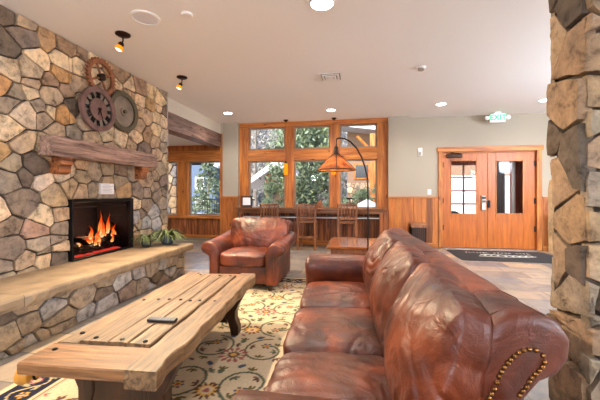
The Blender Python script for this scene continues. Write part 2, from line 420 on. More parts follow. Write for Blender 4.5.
# ------------------------------------------------------------------ camera
YAW = math.atan(57/320)
cam_d = bpy.data.cameras.new('camera'); cam = bpy.data.objects.new('camera', cam_d); COL.objects.link(cam)
cam.location = (0, 0, 1.22); cam.rotation_euler = (PI/2, 0, YAW)
cam_d.sensor_width = 36; cam_d.lens = 19.2; cam_d.shift_y = -7/600; cam_d.clip_start = .02; cam_d.clip_end = 300
scn.camera = cam

# ------------------------------------------------------------------ the setting
CZ = 2.92
S(MB().box(-5.4, 6.2, -3.2, 7.5, -.1, 0), 'floor', M['slate'])
S(MB().box(-5.4, 6.2, -3.2, 7.9, CZ, CZ+.15), 'ceiling', M['ceil'])
S(MB().box(-5.4, 6.2, -3.2, -3.05, 0, CZ), 'wall_rear', M['wall'])
S(MB().box(6.05, 6.2, -3.05, 7.9, 0, CZ), 'wall_right', M['wall'])
S(MB().box(-5.4, -5.2, -3.05, 7.5, 0, CZ), 'wall_alcove_left', M['cream'])

# stone fireplace wall: mortar body with the firebox opening, stones raised on the room side
HY0, HY1, HZ0, HZ1 = 3.06, 4.06, .40, 1.15
mb = MB()
XB, XF = -3.75, -3.185
for (a, b, c, d) in ((-3.0, HY0, 0, CZ), (HY1, 4.9, 0, CZ), (HY0, HY1, HZ1, CZ), (HY0, HY1, 0, HZ0)):
    mb.box(XB, XF, a, b, c, d, m=1)
rg = random.Random(11)
seeds = fill_seeds(WALL, (-.6, 2.3, .4, 2.92), .27, 'GTPLCTBGD', rg)
seeds = fill_seeds(seeds, (2.3, 3.1, .3, 2.92), .24, 'GTPB', rg)
seeds = fill_seeds(seeds, (3.0, 4.92, .3, 2.92), .19, 'GTLPG', rg)
stones(mb, seeds, (-.6, 4.93, .3, 2.915), lambda u, v, w: (XF+w, u, v), ystretch=1.15, gap=.007, depth=(.018, .042), hole=(HY0, HY1, HZ0-.2, HZ1), rng=rg)
rg2 = random.Random(5)
endseeds = fill_seeds([], (-3.75, -3.15, 0, 2.92), .2, 'GTPS', rg2, n=900)
stones(mb, endseeds, (-3.75, -3.14, 0, 2.915), lambda u, v, w: (u, 4.9+w*.7, v), rng=rg2)
S(mb, 'wall_left', [M['stone'], M['mortar']], 'fieldstone fireplace wall', smooth=True, angle=24)

# soffit, reclaimed beam face and lowered alcove ceiling
S(MB().box(-3.5, -3.3, 4.92, 7.5, 2.67, CZ), 'trim_1', M['cream'])
S(MB().box(-3.55, -3.29, 4.95, 7.42, 2.35, 2.67, (.55, .5, .48)), 'trim_2', M['mantel'], 'reclaimed timber beam under the soffit', bevel=.01)
S(MB().box(-5.2, -3.55, 4.3, 7.5, 2.42, 2.5), 'ceiling_alcove', M['ceil'])

# back wall built round its openings
def boards(mb, x0, x1, z0, z1, yf, yb, w=.12, dark=.12, m=0, rng=random.Random(2), amp=.22):
    x = x0
    while x < x1-.005:
        ww = min(w*rng.uniform(.75, 1.3), x1-x)
        k = rng.uniform(1-amp, 1+amp*.6)
        if rng.random() < dark: k *= .45
        mb.box(x+.0015, x+ww-.0015, yf+rng.uniform(0, .004), yb, z0, z1, (k, k*rng.uniform(.92, 1.05), k*rng.uniform(.85, 1.1)), m)
        x += ww
# alcove part
S(MB().box(-5.2, -3.3, 7.5, 7.62, 0, .6).box(-5.2, -3.23, 7.52, 7.62, 2.02, CZ), 'wall_back_alcove', M['wall'])
mb = MB(); boards(mb, -5.2, -3.24, .17, .58, 7.485, 7.51, dark=.18); S(mb, 'trim_3', M['reclaimed'], bevel=.003)
S(MB().box(-5.2, -3.24, 7.44, 7.51, .58, .66), 'trim_4', M['firX'], bevel=.006)
S(MB().box(-5.2, -3.24, 7.46, 7.51, .10, .17), 'baseboard_alcove', M['firX'], bevel=.004)
mb = MB(); mb.box(-5.2, -3.24, 7.42, 7.52, 2.02, 2.27, m=1).box(-4.5, -4.2, 7.44, 7.56, .66, 2.02).box(-5.2, -4.85, 7.44, 7.56, .66, 2.02)
mb.box(-3.32, -3.24, 7.40, 7.56, .17, 2.68).box(-5.2, -3.32, 7.48, 7.52, 2.27, 2.45, (.72, .6, .55))
S(mb, 'trim_5', [M['fir'], M['firX']], bevel=.006)
# columns
S(MB().box(-3.24, -2.84, 7.38, 7.62, 0, CZ), 'wall_column_left', M['wall'])
S(MB().box(-3.5, -3.24, 7.42, 7.62, 2.68, CZ), 'trim_6', M['cream'])
mb = MB(); boards(mb, -3.24, -2.84, .1, 1.10, 7.355, 7.385, dark=0, amp=.15); S(mb, 'trim_7', M['fir'], bevel=.003)
S(MB().box(-3.26, -2.825, 7.34, 7.40, 1.10, 1.14), 'trim_8', M['firX'], bevel=.005)
S(MB().box(.69, 1.10, 7.38, 7.72, 0, CZ), 'wall_column_right', M['wall'])
mb = MB(); boards(mb, .69, 1.10, .1, 1.10, 7.355, 7.385, dark=0, amp=.15); S(mb, 'trim_9', M['fir'], bevel=.003)
S(MB().box(.675, 1.12, 7.34, 7.40, 1.10, 1.14), 'trim_10', M['firX'], bevel=.005)
# window bay
S(MB().box(-2.84, .69, 7.53, 7.62, 0, .84), 'wall_back_bay', M['wall'])
mb = MB(); boards(mb, -2.84, .69, .1, .80, 7.50, 7.535, dark=.22, amp=.3); S(mb, 'trim_11', M['reclaimed'], bevel=.003)
mb = MB()
for a, b in ((-2.84, -2.61), (-1.70, -1.48), (-.62, -.39), (.45, .69)): mb.box(a, b, 7.47, 7.60, .80, CZ-.1, jt(.08))
mb.box(-2.84, .69, 7.455, 7.61, 2.81, CZ, jt(.05), 1)
for a, b in ((-2.61, -1.70), (-1.48, -.62), (-.39, .45)): mb.box(a, b, 7.465, 7.60, 2.0, 2.265, jt(.06), 1)
mb.box(-2.84, .69, 7.46, 7.60, .80, .87, m=1)
S(mb, 'trim_12', [M['fir'], M['firX']], 'honey timber framing of the window bay', bevel=.006)
wi = 0
def window(x0, x1, z0, z1, y=7.53, w=.035):
    global wi; wi += 1
    mb = MB().box(x0, x0+w, y, y+.05, z0, z1).box(x1-w, x1, y, y+.05, z0, z1).box(x0+w, x1-w, y, y+.05, z0, z0+w).box(x0+w, x1-w, y, y+.05, z1-w, z1)
    o = S(mb, f'window_{wi}', M['sash'], bevel=.004)
    p = MB().box(x0+w, x1-w, y+.02, y+.028, z0+w, z1-w).build('pane', M['glass'], o)
M['sash'] = plain('sash paint', srgb(150, 126, 104), .5)
for a, b in ((-2.61, -1.70), (-1.48, -.62), (-.39, .45)):
    window(a, b, .87, 2.0); window(a, b, 2.265, 2.81)
window(-4.85, -4.5, .66, 2.02); window(-4.2, -3.32, .66, 2.02)
# door wall
DX0, DX1, DZ = 1.89, 3.74, 2.11
S(MB().box(1.10, DX0-.02, 7.60, 7.72, 0, CZ).box(DX1+.02, 6.05, 7.60, 7.72, 0, CZ).box(DX0-.02, DX1+.02, 7.60, 7.72, DZ+.02, CZ), 'wall_back', M['wall'])
mb = MB(); boards(mb, 1.10, 1.78, .1, 1.10, 7.575, 7.605, w=.14, dark=.08, amp=.15); boards(mb, 3.86, 6.0, .1, 1.10, 7.575, 7.605, w=.14, dark=.05, amp=.15)
S(mb, 'trim_13', M['fir'], bevel=.003)
S(MB().box(1.10, 1.78, 7.555, 7.605, 1.10, 1.14).box(3.86, 6.05, 7.555, 7.605, 1.10, 1.14), 'trim_14', M['firX'], bevel=.005)
S(MB().box(1.10, 1.78, 7.55, 7.605, 0, .1).box(3.86, 6.05, 7.55, 7.605, 0, .1), 'baseboard_back', M['firX'], bevel=.005)
S(MB().box(-2.84, .69, 7.49, 7.54, 0, .1).box(-3.24, -2.84, 7.34, 7.4, 0, .1).box(.69, 1.1, 7.34, 7.4, 0, .1), 'baseboard_bay', M['firX'], bevel=.005)
mb = MB().box(1.79, 1.875, 7.55, 7.66, 0, 2.13).box(3.755, 3.85, 7.55, 7.66, 0, 2.13).box(1.76, 3.88, 7.54, 7.62, 2.13, 2.235, m=1)
mb.box(1.875, 3.755, 7.60, 7.70, 2.10, 2.13, m=1)
S(mb, 'trim_15', [M['fir'], M['firX']], 'fir casing around the double door', bevel=.005)
S(MB().box(1.875, 3.755, 7.5, 7.75, -.05, .012), 'trim_16', M['steel'])
def door(n, x0, x1, g0, g1, gz0, gz1):
    y0, y1 = 7.615, 7.66
    mb = MB().box(x0, g0, y0, y1, .015, 2.1).box(g1, x1, y0, y1, .015, 2.1).box(g0, g1, y0, y1, gz1, 2.1).box(g0, g1, y0, y1, .62, gz0).box(g0, g1, y0+.006, y1, .015, .62, (1.03, 1, .95))
    o = S(mb, f'door_{n}', M['door'], bevel=.004)
    w = .022
    MB().box(g0, g0+w, y0-.01, y0+.02, gz0, gz1).box(g1-w, g1, y0-.01, y0+.02, gz0, gz1).box(g0+w, g1-w, y0-.01, y0+.02, gz0, gz0+w).box(g0+w, g1-w, y0-.01, y0+.02, gz1-w, gz1).build('glazing_bead', M['fir'], o, bevel=.003)
    MB().box(g0+w, g1-w, y0+.02, y0+.026, gz0+w, gz1-w).build('pane', M['glass'], o)
    return o
d1 = door(1, 1.89, 2.813, 2.05, 2.60, .74, 1.95)
d2 = door(2, 2.819, 3.74, 2.97, 3.53, .76, 1.93)
l = MB().box(2.68, 2.77, 7.575, 7.615, .84, 1.16).build('lock_plate', M['steel'], d1, bevel=.008)
MB().lathe([(.022, 0), (.022, -.03), (.03, -.035), (.03, -.06), (.015, -.07)], (2.735, 7.575, 1.05), 14, 'Y').build('knob', M['steel'], d1, smooth=True)
MB().box(2.69, 2.76, 7.56, 7.575, 1.09, 1.14).build('keypad', M['blackp'], d1, bevel=.004)
MB().box(2.81, 2.86, 7.585, 7.615, .90, 1.06).build('latch_plate', M['black'], d2, bevel=.004)
for z in (.45, 1.05, 1.85):
    MB().box(3.725, 3.752, 7.595, 7.62, z-.06, z+.06).build('hinge', M['black'], d2)
    MB().box(1.878, 1.905, 7.595, 7.62, z-.06, z+.06).build('hinge', M['black'], d1)
MB().box(1.96, 2.28, 7.53, 7.612, 2.0, 2.075).build('door_closer', M['bronze'], d1, bevel=.008)
MB().tube([(2.26, 7.56, 2.085), (2.02, 7.50, 2.10), (2.1, 7.55, 2.115)], .009, 8).build('closer_arm', M['bronze'], d1)

# stone pillar at the right
px0, py0 = 1.16, 1.86
mb = MB().box(px0, 2.2, py0, py0+.26, 0, CZ, m=1)
rg = random.Random(21)
f = lambda s: [(a, b, k) for a, b, k in s]
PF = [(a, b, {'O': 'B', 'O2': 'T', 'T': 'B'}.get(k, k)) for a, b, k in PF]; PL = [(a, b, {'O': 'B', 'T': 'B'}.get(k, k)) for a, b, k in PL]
pf = fill_seeds([(a+.02, b, k) for a, b, k in PF], (px0, 2.2, 0, CZ), .2, 'GBGDTB', rg)
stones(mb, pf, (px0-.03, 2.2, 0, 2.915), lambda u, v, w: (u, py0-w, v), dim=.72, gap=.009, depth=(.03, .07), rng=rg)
pl = fill_seeds(PL, (py0, py0+.26, 0, CZ), .22, 'GTDB', rg)
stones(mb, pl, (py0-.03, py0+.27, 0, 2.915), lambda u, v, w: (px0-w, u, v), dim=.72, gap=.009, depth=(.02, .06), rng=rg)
pb = fill_seeds([], (px0, 2.2, 0, CZ), .24, 'GBGDTB', rg)
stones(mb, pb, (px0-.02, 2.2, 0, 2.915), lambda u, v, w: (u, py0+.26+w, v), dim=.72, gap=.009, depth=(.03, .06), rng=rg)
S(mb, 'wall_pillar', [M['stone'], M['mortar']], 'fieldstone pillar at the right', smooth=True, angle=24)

# vestibule behind the double door
M['redwood'] = wood('red stained wood', srgb(120, 46, 30), srgb(166, 78, 52), 'Z', knots=False)
S(MB().box(1.5, 5.0, 7.72, 9.5, -.1, 0), 'floor_vestibule', M['slate'])
S(MB().box(1.5, 5.0, 7.72, 9.6, 2.5, 2.6), 'ceiling_vestibule', M['ceil'])
S(MB().box(1.4, 1.5, 7.72, 9.6, 0, 2.5), 'wall_vestibule_left', M['redwood'])
S(MB().box(5.0, 5.1, 7.72, 9.6, 0, 2.5), 'wall_vestibule_right', M['redwood'])
mb = MB().box(1.5, 2.5, 9.4, 9.5, 0, 2.5).box(3.25, 3.35, 9.4, 9.5, 0, 2.5).box(2.5, 3.25, 9.4, 9.5, 2.02, 2.5).box(2.5, 3.25, 9.4, 9.5, 0, .55)
mb.box(4.06, 5.0, 9.4, 9.5, 0, 2.5).box(3.35, 3.9, 9.4, 9.5, 0, 2.5).box(3.9, 4.06, 9.4, 9.5, 2.0, 2.5)
S(mb, 'wall_vestibule_back', M['redwood'])
mb = MB()
for x in (2.5, 2.86, 3.21): mb.box(x, x+.04, 9.42, 9.46, .55, 2.02)
for z in (.55, .9, 1.26, 1.62, 1.98): mb.box(2.5, 3.25, 9.42, 9.46, z, z+.04)
wi += 1; o = S(mb, f'window_{wi}', M['redwood']); MB().box(2.5, 3.25, 9.47, 9.476, .55, 2.02).build('pane', M['glass'], o)
M['curtain'] = plain('grey curtain', srgb(112, 108, 112), .9)
mb = MB()
for i in range(16):
    x = 3.36+i*.032; mb.box(x, x+.03, 9.30+(i % 2)*.02, 9.33+(i % 2)*.02, .1, 2.28, jt(.12))
tag(mb.build('curtain', M['curtain']), 'grey curtain hanging behind the right door glass', 'curtain')
tag(MB().lathe([(.045, 0), (.045, 2.4)], (4.02, 9.2, 0), 14).build('white_post', M['white'], smooth=True), 'white post behind the right door glass', 'post')

# ------------------------------------------------------------------ hearth, fireplace, mantel
h = thing('stone_hearth', 'long raised stone hearth with sandstone slab under the fireplace', 'hearth', (-2.8, 2.5, 0))
def child(mb, name, mats, root, **kw):
    o = mb.build(name, mats, **kw); o.parent = root
    o.matrix_parent_inverse = (Matrix.Translation(root.location) @ root.rotation_euler.to_matrix().to_4x4()).inverted()
    return o
mb = MB(); rg = random.Random(4)
ys = [-.6, .9, 2.02, 3.12, 4.56]
for a, b in zip(ys, ys[1:]):
    n = int((b-a)/.05); k = rg.uniform(.92, 1.06)
    prof = []
    vs = []; fs = []
    for i in range(n+1):
        y = a+.002+(b-a-.004)*i/n
        e = rg.uniform(-.012, .006); e2 = rg.uniform(-.012, .008)
        vs += [(-3.183, y, .352), (-2.485+e2, y, .352+rg.uniform(0, .006)), (-2.468+e, y, .385), (-2.472+e*.6, y, .428), (-2.482+e*.5, y, .446), (-3.183, y, .449)]
    for i in range(n):
        for j in range(6): fs.append((i*6+j, i*6+(j+1) % 6, (i+1)*6+(j+1) % 6, (i+1)*6+j))
    fs += [tuple(range(6))[::-1], tuple(range(n*6, n*6+6))]
    mb.add(vs, fs, (k, k*.99, k*.97))
child(mb, 'hearth_slab', M['hearth'], h)
mb = MB().box(-3.183, -2.585, -.6, 4.42, 0, .352, m=1); rg = random.Random(9)
sd = fill_seeds([(a, b, {'T': 'G', 'L': 'S'}.get(k, k)) for a, b, k in RISER], (-.6, 4.45, 0, .35), .21, 'GPSSG', rg, stretch=1.6)  # stones greyed to put the cool bluish light into their colour
stones(mb, sd, (-.6, 4.45, .003, .35), lambda u, v, w: (-2.585+w, u, v), dim=.85, gap=.006, depth=(.02, .045), rng=rg, ystretch=1.5)
sd = fill_seeds([], (-3.15, -2.56, 0, .35), .2, 'GTSLG', rg, n=500)
stones(mb, sd, (-3.15, -2.555, .003, .35), lambda u, v, w: (u, 4.42+w, v), gap=.006, depth=(.02, .04), rng=rg)
child(mb, 'hearth_riser', [M['stone'], M['mortar']], h, smooth=True, angle=24)

fp = thing('gas_fireplace', 'black framed glass fronted fireplace with burning logs', 'fireplace', (-3.15, 3.56, .45))
a, b, c, d = HY0+.004, HY1-.004, .452, HZ1-.004
mb = MB().box(-3.19, -3.12, a, a+.018, c, d).box(-3.19, -3.12, b-.06, b, c, d).box(-3.19, -3.12, a+.018, b-.06, d-.035, d).box(-3.19, -3.12, a+.018, b-.06, c, c+.02)
child(mb, 'frame', M['black'], fp, bevel=.004)
mb = MB().box(-3.72, -3.70, a, b, c, d).box(-3.70, -3.19, a, a+.02, c, d).box(-3.70, -3.19, b-.02, b, c, d).box(-3.70, -3.19, a, b, d-.02, d).box(-3.70, -3.19, a, b, c-.04, c)
child(mb, 'firebox', M['firebrick'], fp)
child(MB().box(-3.165, -3.160, a+.018, b-.06, c+.02, d-.035), 'glass_front', M['fireglass'], fp)
mb = MB()
mb.box(-3.185, -3.18, a+.06, b-.08, d-.10, d-.085)
child(mb, 'vent_louvre', M['steel'], fp)
def logpts(p, q, r, n=9, sd=0):
    rr = random.Random(sd); P_ = [Vector(p).lerp(Vector(q), i/(n-1))+Vector((rr.uniform(-.01, .01), 0, rr.uniform(-.008, .012))) for i in range(n)]
    return P_, [r*(.8 if i in (0, n-1) else rr.uniform(.9, 1.1)) for i in range(n)]
for i, (p, q, r) in enumerate((((-3.46, 3.38, .53), (-3.43, 4.00, .55), .05), ((-3.29, 3.30, .52), (-3.32, 3.98, .53), .045), ((-3.47, 3.42, .63), (-3.26, 3.92, .60), .045),
                               ((-3.25, 3.60, .53), (-3.42, 3.98, .76), .045), ((-3.28, 3.46, .60), (-3.44, 3.24, .70), .035))):
    P_, rr = logpts(p, q, r, sd=i)
    child(MB().tube(P_, rr, 10), 'log', M['char'], fp, smooth=True)
# flames
def flame_mat():
    m, nt, bs = newmat('flame'); nt.nodes.remove(bs); L = nt.links.new
    tc = N(nt, 'ShaderNodeTexCoord'); sx = N(nt, 'ShaderNodeSeparateXYZ'); L(tc.outputs['Generated'], sx.inputs[0])
    n = N(nt, 'ShaderNodeTexNoise', i_Scale=4.0, i_Detail=3.0); L(tc.outputs['Generated'], n.inputs['Vector'])
    ad = N(nt, 'ShaderNodeMath', operation='MULTIPLY_ADD'); L(n.outputs['Fac'], ad.inputs[0]); ad.inputs[1].default_value = .7; 
    L(sx.outputs['Z'], ad.inputs[2])
    r = ramp(nt, [(.25, (1, .85, .5)), (.5, (1, .36, .06)), (.9, (.85, .09, .01)), (1.0, (.7, .05, .0))]); L(ad.outputs[0], r.inputs[0])
    lw = N(nt, 'ShaderNodeLayerWeight', i_Blend=.35)
    e = N(nt, 'ShaderNodeEmission', i_Strength=2.0); L(r.outputs[0], e.inputs[0])
    t = N(nt, 'ShaderNodeBsdfTransparent'); mx = N(nt, 'ShaderNodeMixShader')
    L(lw.outputs['Facing'], mx.inputs[0]); L(e.outputs[0], mx.inputs[1]); L(t.outputs[0], mx.inputs[2])
    L(mx.outputs[0], nt.nodes['Material Output'].inputs[0]); return m
M['flame'] = flame_mat()
rf = random.Random(8)
FL = [(rf.uniform(3.38, 3.98), rf.uniform(-3.40, -3.24), rf.uniform(.54, .66), rf.uniform(.06, .14), rf.uniform(.02, .045)) for _ in range(26)]
for (y, x, z, hh, w) in FL+[(3.63, -3.28, .68, .30, .05), (3.77, -3.28, .68, .26, .05), (3.69, -3.30, .64, .22, .06), (3.50, -3.30, .64, .17, .05), (3.90, -3.30, .62, .18, .045), (3.58, -3.26, .60, .16, .06), (3.82, -3.26, .56, .14, .05)]:
    pts = []; rr = []
    ph = rf.uniform(0, 6)
    for i in range(11):
        t = i/10
        pts.append((x+.012*math.sin(ph+t*5), y+.028*math.sin(ph*1.7+t*6)*t, z+hh*t)); rr.append(max(.002, w*.62*(math.sin(PI*min(1, t*.85+.18))**1.2)*(1-t*.6)))
    child(MB().tube(pts, rr, 10), 'flame', M['flame'], fp, smooth=True)
M['ember'] = emis('embers', (1, .06, .03, 1), 1.1)
mb = MB()
for i in range(90):
    y = rf.uniform(3.25, 3.9); x = rf.uniform(-3.30, -3.20); s = rf.uniform(.006, .018)
    mb.box(x-s, x+s, y-s*1.3, y+s*1.3, .455, .462+s)
tag(child(mb, 'embers', M['ember'], fp), kind='stuff')
fl = lamp('POINT', 'firelight', (-3.35, 3.56, .75), 14, (1, .5, .2), size=.1); fl.parent = fp; fl.matrix_parent_inverse = Matrix.Translation(fp.location).inverted()

mt = thing('mantel_shelf', 'thick rough sawn timber mantel above the fireplace', 'mantel', (-3.1, 3.45, 1.6))
mb = MB(); rg = random.Random(1); n = 30; vs = []; fs = []
for i in range(n+1):
    y = 2.71+(4.396-2.71)*i/n; r_ = lambda a: rg.uniform(-a, a)
    vs += [(-3.2, y, 1.60), (-2.985+r_(.003), y, 1.595+r_(.003)), (-2.98+r_(.004), y, 1.69+r_(.003)), (-2.985+r_(.003), y, 1.80+r_(.003)), (-3.2, y, 1.80)]
for i in range(n):
    for j in range(5): fs.append((i*5+j, i*5+(j+1) % 5, (i+1)*5+(j+1) % 5, (i+1)*5+j))
fs += [tuple(range(5))[::-1], tuple(range(n*5, n*5+5))]
mb.add(vs, fs)
child(mb, 'beam', M['mantel'], mt)
for y in (2.91, 4.18):
    p = [(-3.2, 1.60), (-3.02, 1.60), (-3.02, 1.525), (-3.045, 1.51), (-3.05, 1.44), (-3.09, 1.42), (-3.2, 1.42)]
    child(MB().prism(p, y-.07, y+.07, 'Y'), 'corbel', M['corbel'], mt, bevel=.006)

# notice card above the firebox
cd = MB().box(-3.16, -3.126, 3.47, 3.69, 1.205, 1.34).build('notice_card', M['paper']); tag(cd, 'white notice card fixed to the stones above the fireplace', 'sign')
mb = MB(); rg = random.Random(2)
for i in range(6): mb.box(-3.127, -3.125, 3.49+rg.uniform(0, .02), 3.67-rg.uniform(0, .05), 1.32-i*.018, 1.324-i*.018)
mb.build('lettering', M['ink'], cd)

# wheels on the stone wall
def ring_gear(mb, c, r0, r1, x0, x1, n=64, teeth=0, tl=.02, m=0):
    cy, cz = c; vs = []; fs = []
    for i in range(n):
        a = i*2*PI/n; ro = r1+(tl if teeth and (i % 2) else 0)
        for (r, x) in ((r0, x0), (ro, x0), (ro, x1), (r0, x1)): vs.append((x, cy+r*math.cos(a), cz+r*math.sin(a)))
    for i in range(n):
        j = (i+1) % n
        for k in range(4): fs.append((i*4+k, i*4+(k+1) % 4, j*4+(k+1) % 4, j*4+k))
    mb.add(vs, fs, m=m)
g = thing('gear_wheel', 'rust orange toothed spoked gear, topmost of the wall wheels', 'wall decor', (-3.1, 3.45, 2.645))
mb = MB(); ring_gear(mb, (3.45, 2.645), .165, .205, -3.12, -3.085, n=60, teeth=1, tl=.03); child(mb, 'toothed_rim', M['rust'], g, bevel=.003)
for k in range(4):
    a = k*PI/2+.45
    child(MB().tube([(-3.10, 3.45, 2.645), (-3.10, 3.45+.175*math.cos(a), 2.645+.175*math.sin(a))], .013, 8), 'spoke', M['rust'], g, smooth=True)
child(MB().lathe([(.045, -3.12), (.045, -3.07), (.02, -3.06)], (0, 3.45, 2.645), 20, 'X'), 'hub', M['bronze'], g, smooth=True)
g = thing('clock_wheel', 'reddish brown wheel clock with dark numerals, lowest of the wall wheels', 'clock', (-3.05, 3.36, 2.225))
mb = MB(); ring_gear(mb, (3.36, 2.225), .205, .262, -3.075, -3.04, n=56); child(mb, 'rim', M['rustred'], g, smooth=True)
child(MB().lathe([(.13, -3.075), (.13, -3.05), (.12, -3.045)], (0, 3.36, 2.225), 40, 'X'), 'dial', M['rustred'], g, smooth=True)
child(MB().lathe([(.208, -3.08), (.208, -3.07)], (0, 3.36, 2.225), 40, 'X'), 'backplate', M['wheelface'], g)
num = ['XII', 'I', 'II', 'III', 'IIII', 'V', 'VI', 'VII', 'VIII', 'IX', 'X', 'XI']
def glyph(mb, ch, cx, w, hgt, P):
    t = .011
    def bar(a, b):
        (x1, y1), (x2, y2) = a, b; L_ = math.hypot(x2-x1, y2-y1); nx, ny = -(y2-y1)/L_*t/2, (x2-x1)/L_*t/2
        q = [(x1+nx, y1+ny), (x2+nx, y2+ny), (x2-nx, y2-ny), (x1-nx, y1-ny)]
        mb.add([P(*p, 0) for p in q]+[P(*p, .008) for p in q], [(0, 1, 2, 3), (7, 6, 5, 4), (0, 4, 5, 1), (1, 5, 6, 2), (2, 6, 7, 3), (3, 7, 4, 0)])
    if ch == 'I': bar((cx, -hgt/2), (cx, hgt/2))
    if ch == 'V': bar((cx-w/2, hgt/2), (cx, -hgt/2)); bar((cx+w/2, hgt/2), (cx, -hgt/2))
    if ch == 'X': bar((cx-w/2, hgt/2), (cx+w/2, -hgt/2)); bar((cx+w/2, hgt/2), (cx-w/2, -hgt/2))
for k, s in enumerate(num):
    a = PI/2-k*PI/6   # screen right is +Y on this wall
    wd = {'I': .015, 'V': .03, 'X': .03}; tot = sum(wd[c] for c in s)
    cy, cz = 3.36+.168*math.cos(a), 2.225+.168*math.sin(a)
    def P(x, y, w, a=a, cy=cy, cz=cz):
        # x tangential (clockwise), y radial outwards
        return (-3.062+w, cy+y*math.cos(a)+x*math.sin(a), cz+y*math.sin(a)-x*math.cos(a))
    mb = MB(); x = -tot/2
    for c in s: glyph(mb, c, x+wd[c]/2, .024, .066, P); x += wd[c]
    child(mb, 'numeral', M['black'], g)
for a, L_ in ((-1.2, .12), (-1.9, .08)):
    child(MB().tube([(-3.035, 3.36, 2.225), (-3.035, 3.36+L_*math.cos(a), 2.225+L_*math.sin(a))], [.009, .004], 6), 'clock_hand', M['bronze'], g)
child(MB().lathe([(.02, -3.05), (.018, -3.025)], (0, 3.36, 2.225), 14, 'X'), 'hub', M['bronze'], g)
g = thing('pulley_wheel', 'olive rimmed disc wheel at the right of the wall clock', 'wall decor', (-3.1, 3.83, 2.315))
mb = MB(); ring_gear(mb, (3.83, 2.315), .205, .265, -3.13, -3.075, n=56); child(mb, 'rim', M['olive'], g, smooth=True)
child(MB().lathe([(.21, -3.125), (.21, -3.105), (.06, -3.10), (.05, -3.085)], (0, 3.83, 2.315), 40, 'X'), 'disc', M['wheelface'], g, smooth=True)
child(MB().lathe([(.028, -3.10), (.024, -3.06)], (0, 3.83, 2.315), 14, 'X'), 'hub', M['olive'], g, smooth=True)
# ------------------------------------------------------------------ ceiling fittings
def can_light(x, y, label, power=38, r=.085):
    t = thing('recessed_light', label, 'ceiling light', (x, y, CZ), group='recessed ceiling lights')
    MB().lathe([(r+.022, 0), (r+.02, -.008), (r, -.010), (r, -.002)], n=28, close=False).build('trim_ring', M['white'], t, smooth=True)
    MB().lathe([(r, -.003), (r*.9, -.006)], n=28).build('lens', M['can'], t)
    lamp('SPOT', 'downlight', (0, 0, -.05), power, (1, .97, .93), t, size=.07, spot=150, blend=.9)
    return t
can_light(-.308, 2.853, 'large bright recessed light at the top of the photo, nearest of them', 32, .10)
can_light(-2.70, 6.43, 'recessed light in the ceiling near the left wall column')
can_light(-.524, 6.56, 'recessed light in the ceiling in front of the middle windows')
can_light(1.58, 6.49, 'recessed light left of the exit sign')
can_light(3.38, 6.54, 'recessed light right of the exit sign, beside the pillar')
for x, y in ((2.3, 2.3), (3.9, 3.6), (3.6, .6), (-.6, -.8), (1.6, -.8), (3.6, -1.8), (-1.9, .6), (5.0, 5.6)):  # unseen cans added to raise the brightness of the room
    can_light(x, y, 'added recessed fill light out of view', 26)
can_light(3.2, 8.6, 'added unseen fill light in the vestibule behind the doors', 25).location.z = 2.5  # unseen can added to light up the vestibule
can_light(-4.3, 6.0, 'added unseen fill light in the alcove behind the stone wall', 22).location.z = 2.42  # unseen can added to brighten the alcove
def spot_fix(x, y, label, rgt):
    t = thing('spot_fixture', label, 'spotlight', (x, y, CZ), group='amber glass spotlights above the stone wall')
    MB().lathe([(.075, 0), (.075, -.012), (.06, -.022), (.015, -.028)], n=28).build('ceiling_plate', M['bronze'], t, smooth=True)
    MB().tube([(0, 0, -.02), (0, 0, -.075), (-.012, .0, -.095)], .008, 8).build('stem', M['bronze'], t, smooth=True)
    xf = Matrix.Translation((-.012, 0, -.09)) @ Euler((R(-8), R(22), 0)).to_matrix().to_4x4()
    def L_(prof, name, mt):
        mb = MB().lathe(prof, n=20); mb.v = [tuple(xf @ Vector(v)) for v in mb.v]; return mb.build(name, mt, t, smooth=True)
    L_([(.018, 0), (.026, -.01), (.03, -.035), (.028, -.04)], 'socket', M['bronze'])
    L_([(.026, -.038), (.038, -.06), (.044, -.085), (.040, -.085), (.034, -.062), (.022, -.04)], 'glass_shade', M['amberglow'])
    L_([(.012, -.05), (.026, -.07), (.030, -.088), (.01, -.098)], 'bulb', M['whiteglow'])
    lamp('SPOT', 'spot', tuple(xf @ Vector((0, 0, -.11))), 260, (1, .78, .52), t, size=.03, rot=(R(-6), R(-38), 0), spot=120, blend=.8)
spot_fix(-2.463, 3.036, 'amber glass spotlight above the fireplace, nearer the camera', 0)
spot_fix(-2.525, 4.314, 'amber glass spotlight nearer the corner of the stone wall', 0)
t = thing('ceiling_speaker', 'round grey ceiling speaker above the fireplace', 'speaker', (-2.02, 2.79, CZ))
MB().lathe([(.135, 0), (.135, -.008), (.115, -.014), (.112, -.004)], n=40, close=False).build('bezel', M['white'], t, smooth=True)
MB().lathe([(.113, -.002), (.112, -.008), (.05, -.011)], n=40).build('grille', M['grille'], t, smooth=True)
tag(MB().lathe([(.052, 0), (.052, -.016), (.045, -.022)], (-1.59, 2.804, CZ), 28).build('sprinkler_cover', M['white'], smooth=True), 'small white disc beside the ceiling speaker', 'sprinkler cover')
tag(MB().lathe([(.035, 0), (.035, -.012), (.02, -.02)], (-1.777, 6.505, CZ), 20).build('sprinkler_cover', M['white'], smooth=True), 'tiny white ceiling disc between the two far left recessed lights', 'sprinkler cover')
t = thing('smoke_detector', 'small white smoke detector on the open ceiling right of the vent', 'smoke detector', (.85, 4.54, CZ))
MB().lathe([(.06, 0), (.06, -.018), (.05, -.022)], n=26).build('base', M['white'], t, smooth=True)
MB().lathe([(.042, -.02), (.040, -.045), (.02, -.052)], n=26).build('sensor', M['steel'], t, smooth=True)
t = thing('air_vent', 'square white air vent with dark louvres in the ceiling', 'vent', (-.375, 4.68, CZ))
mb = MB()
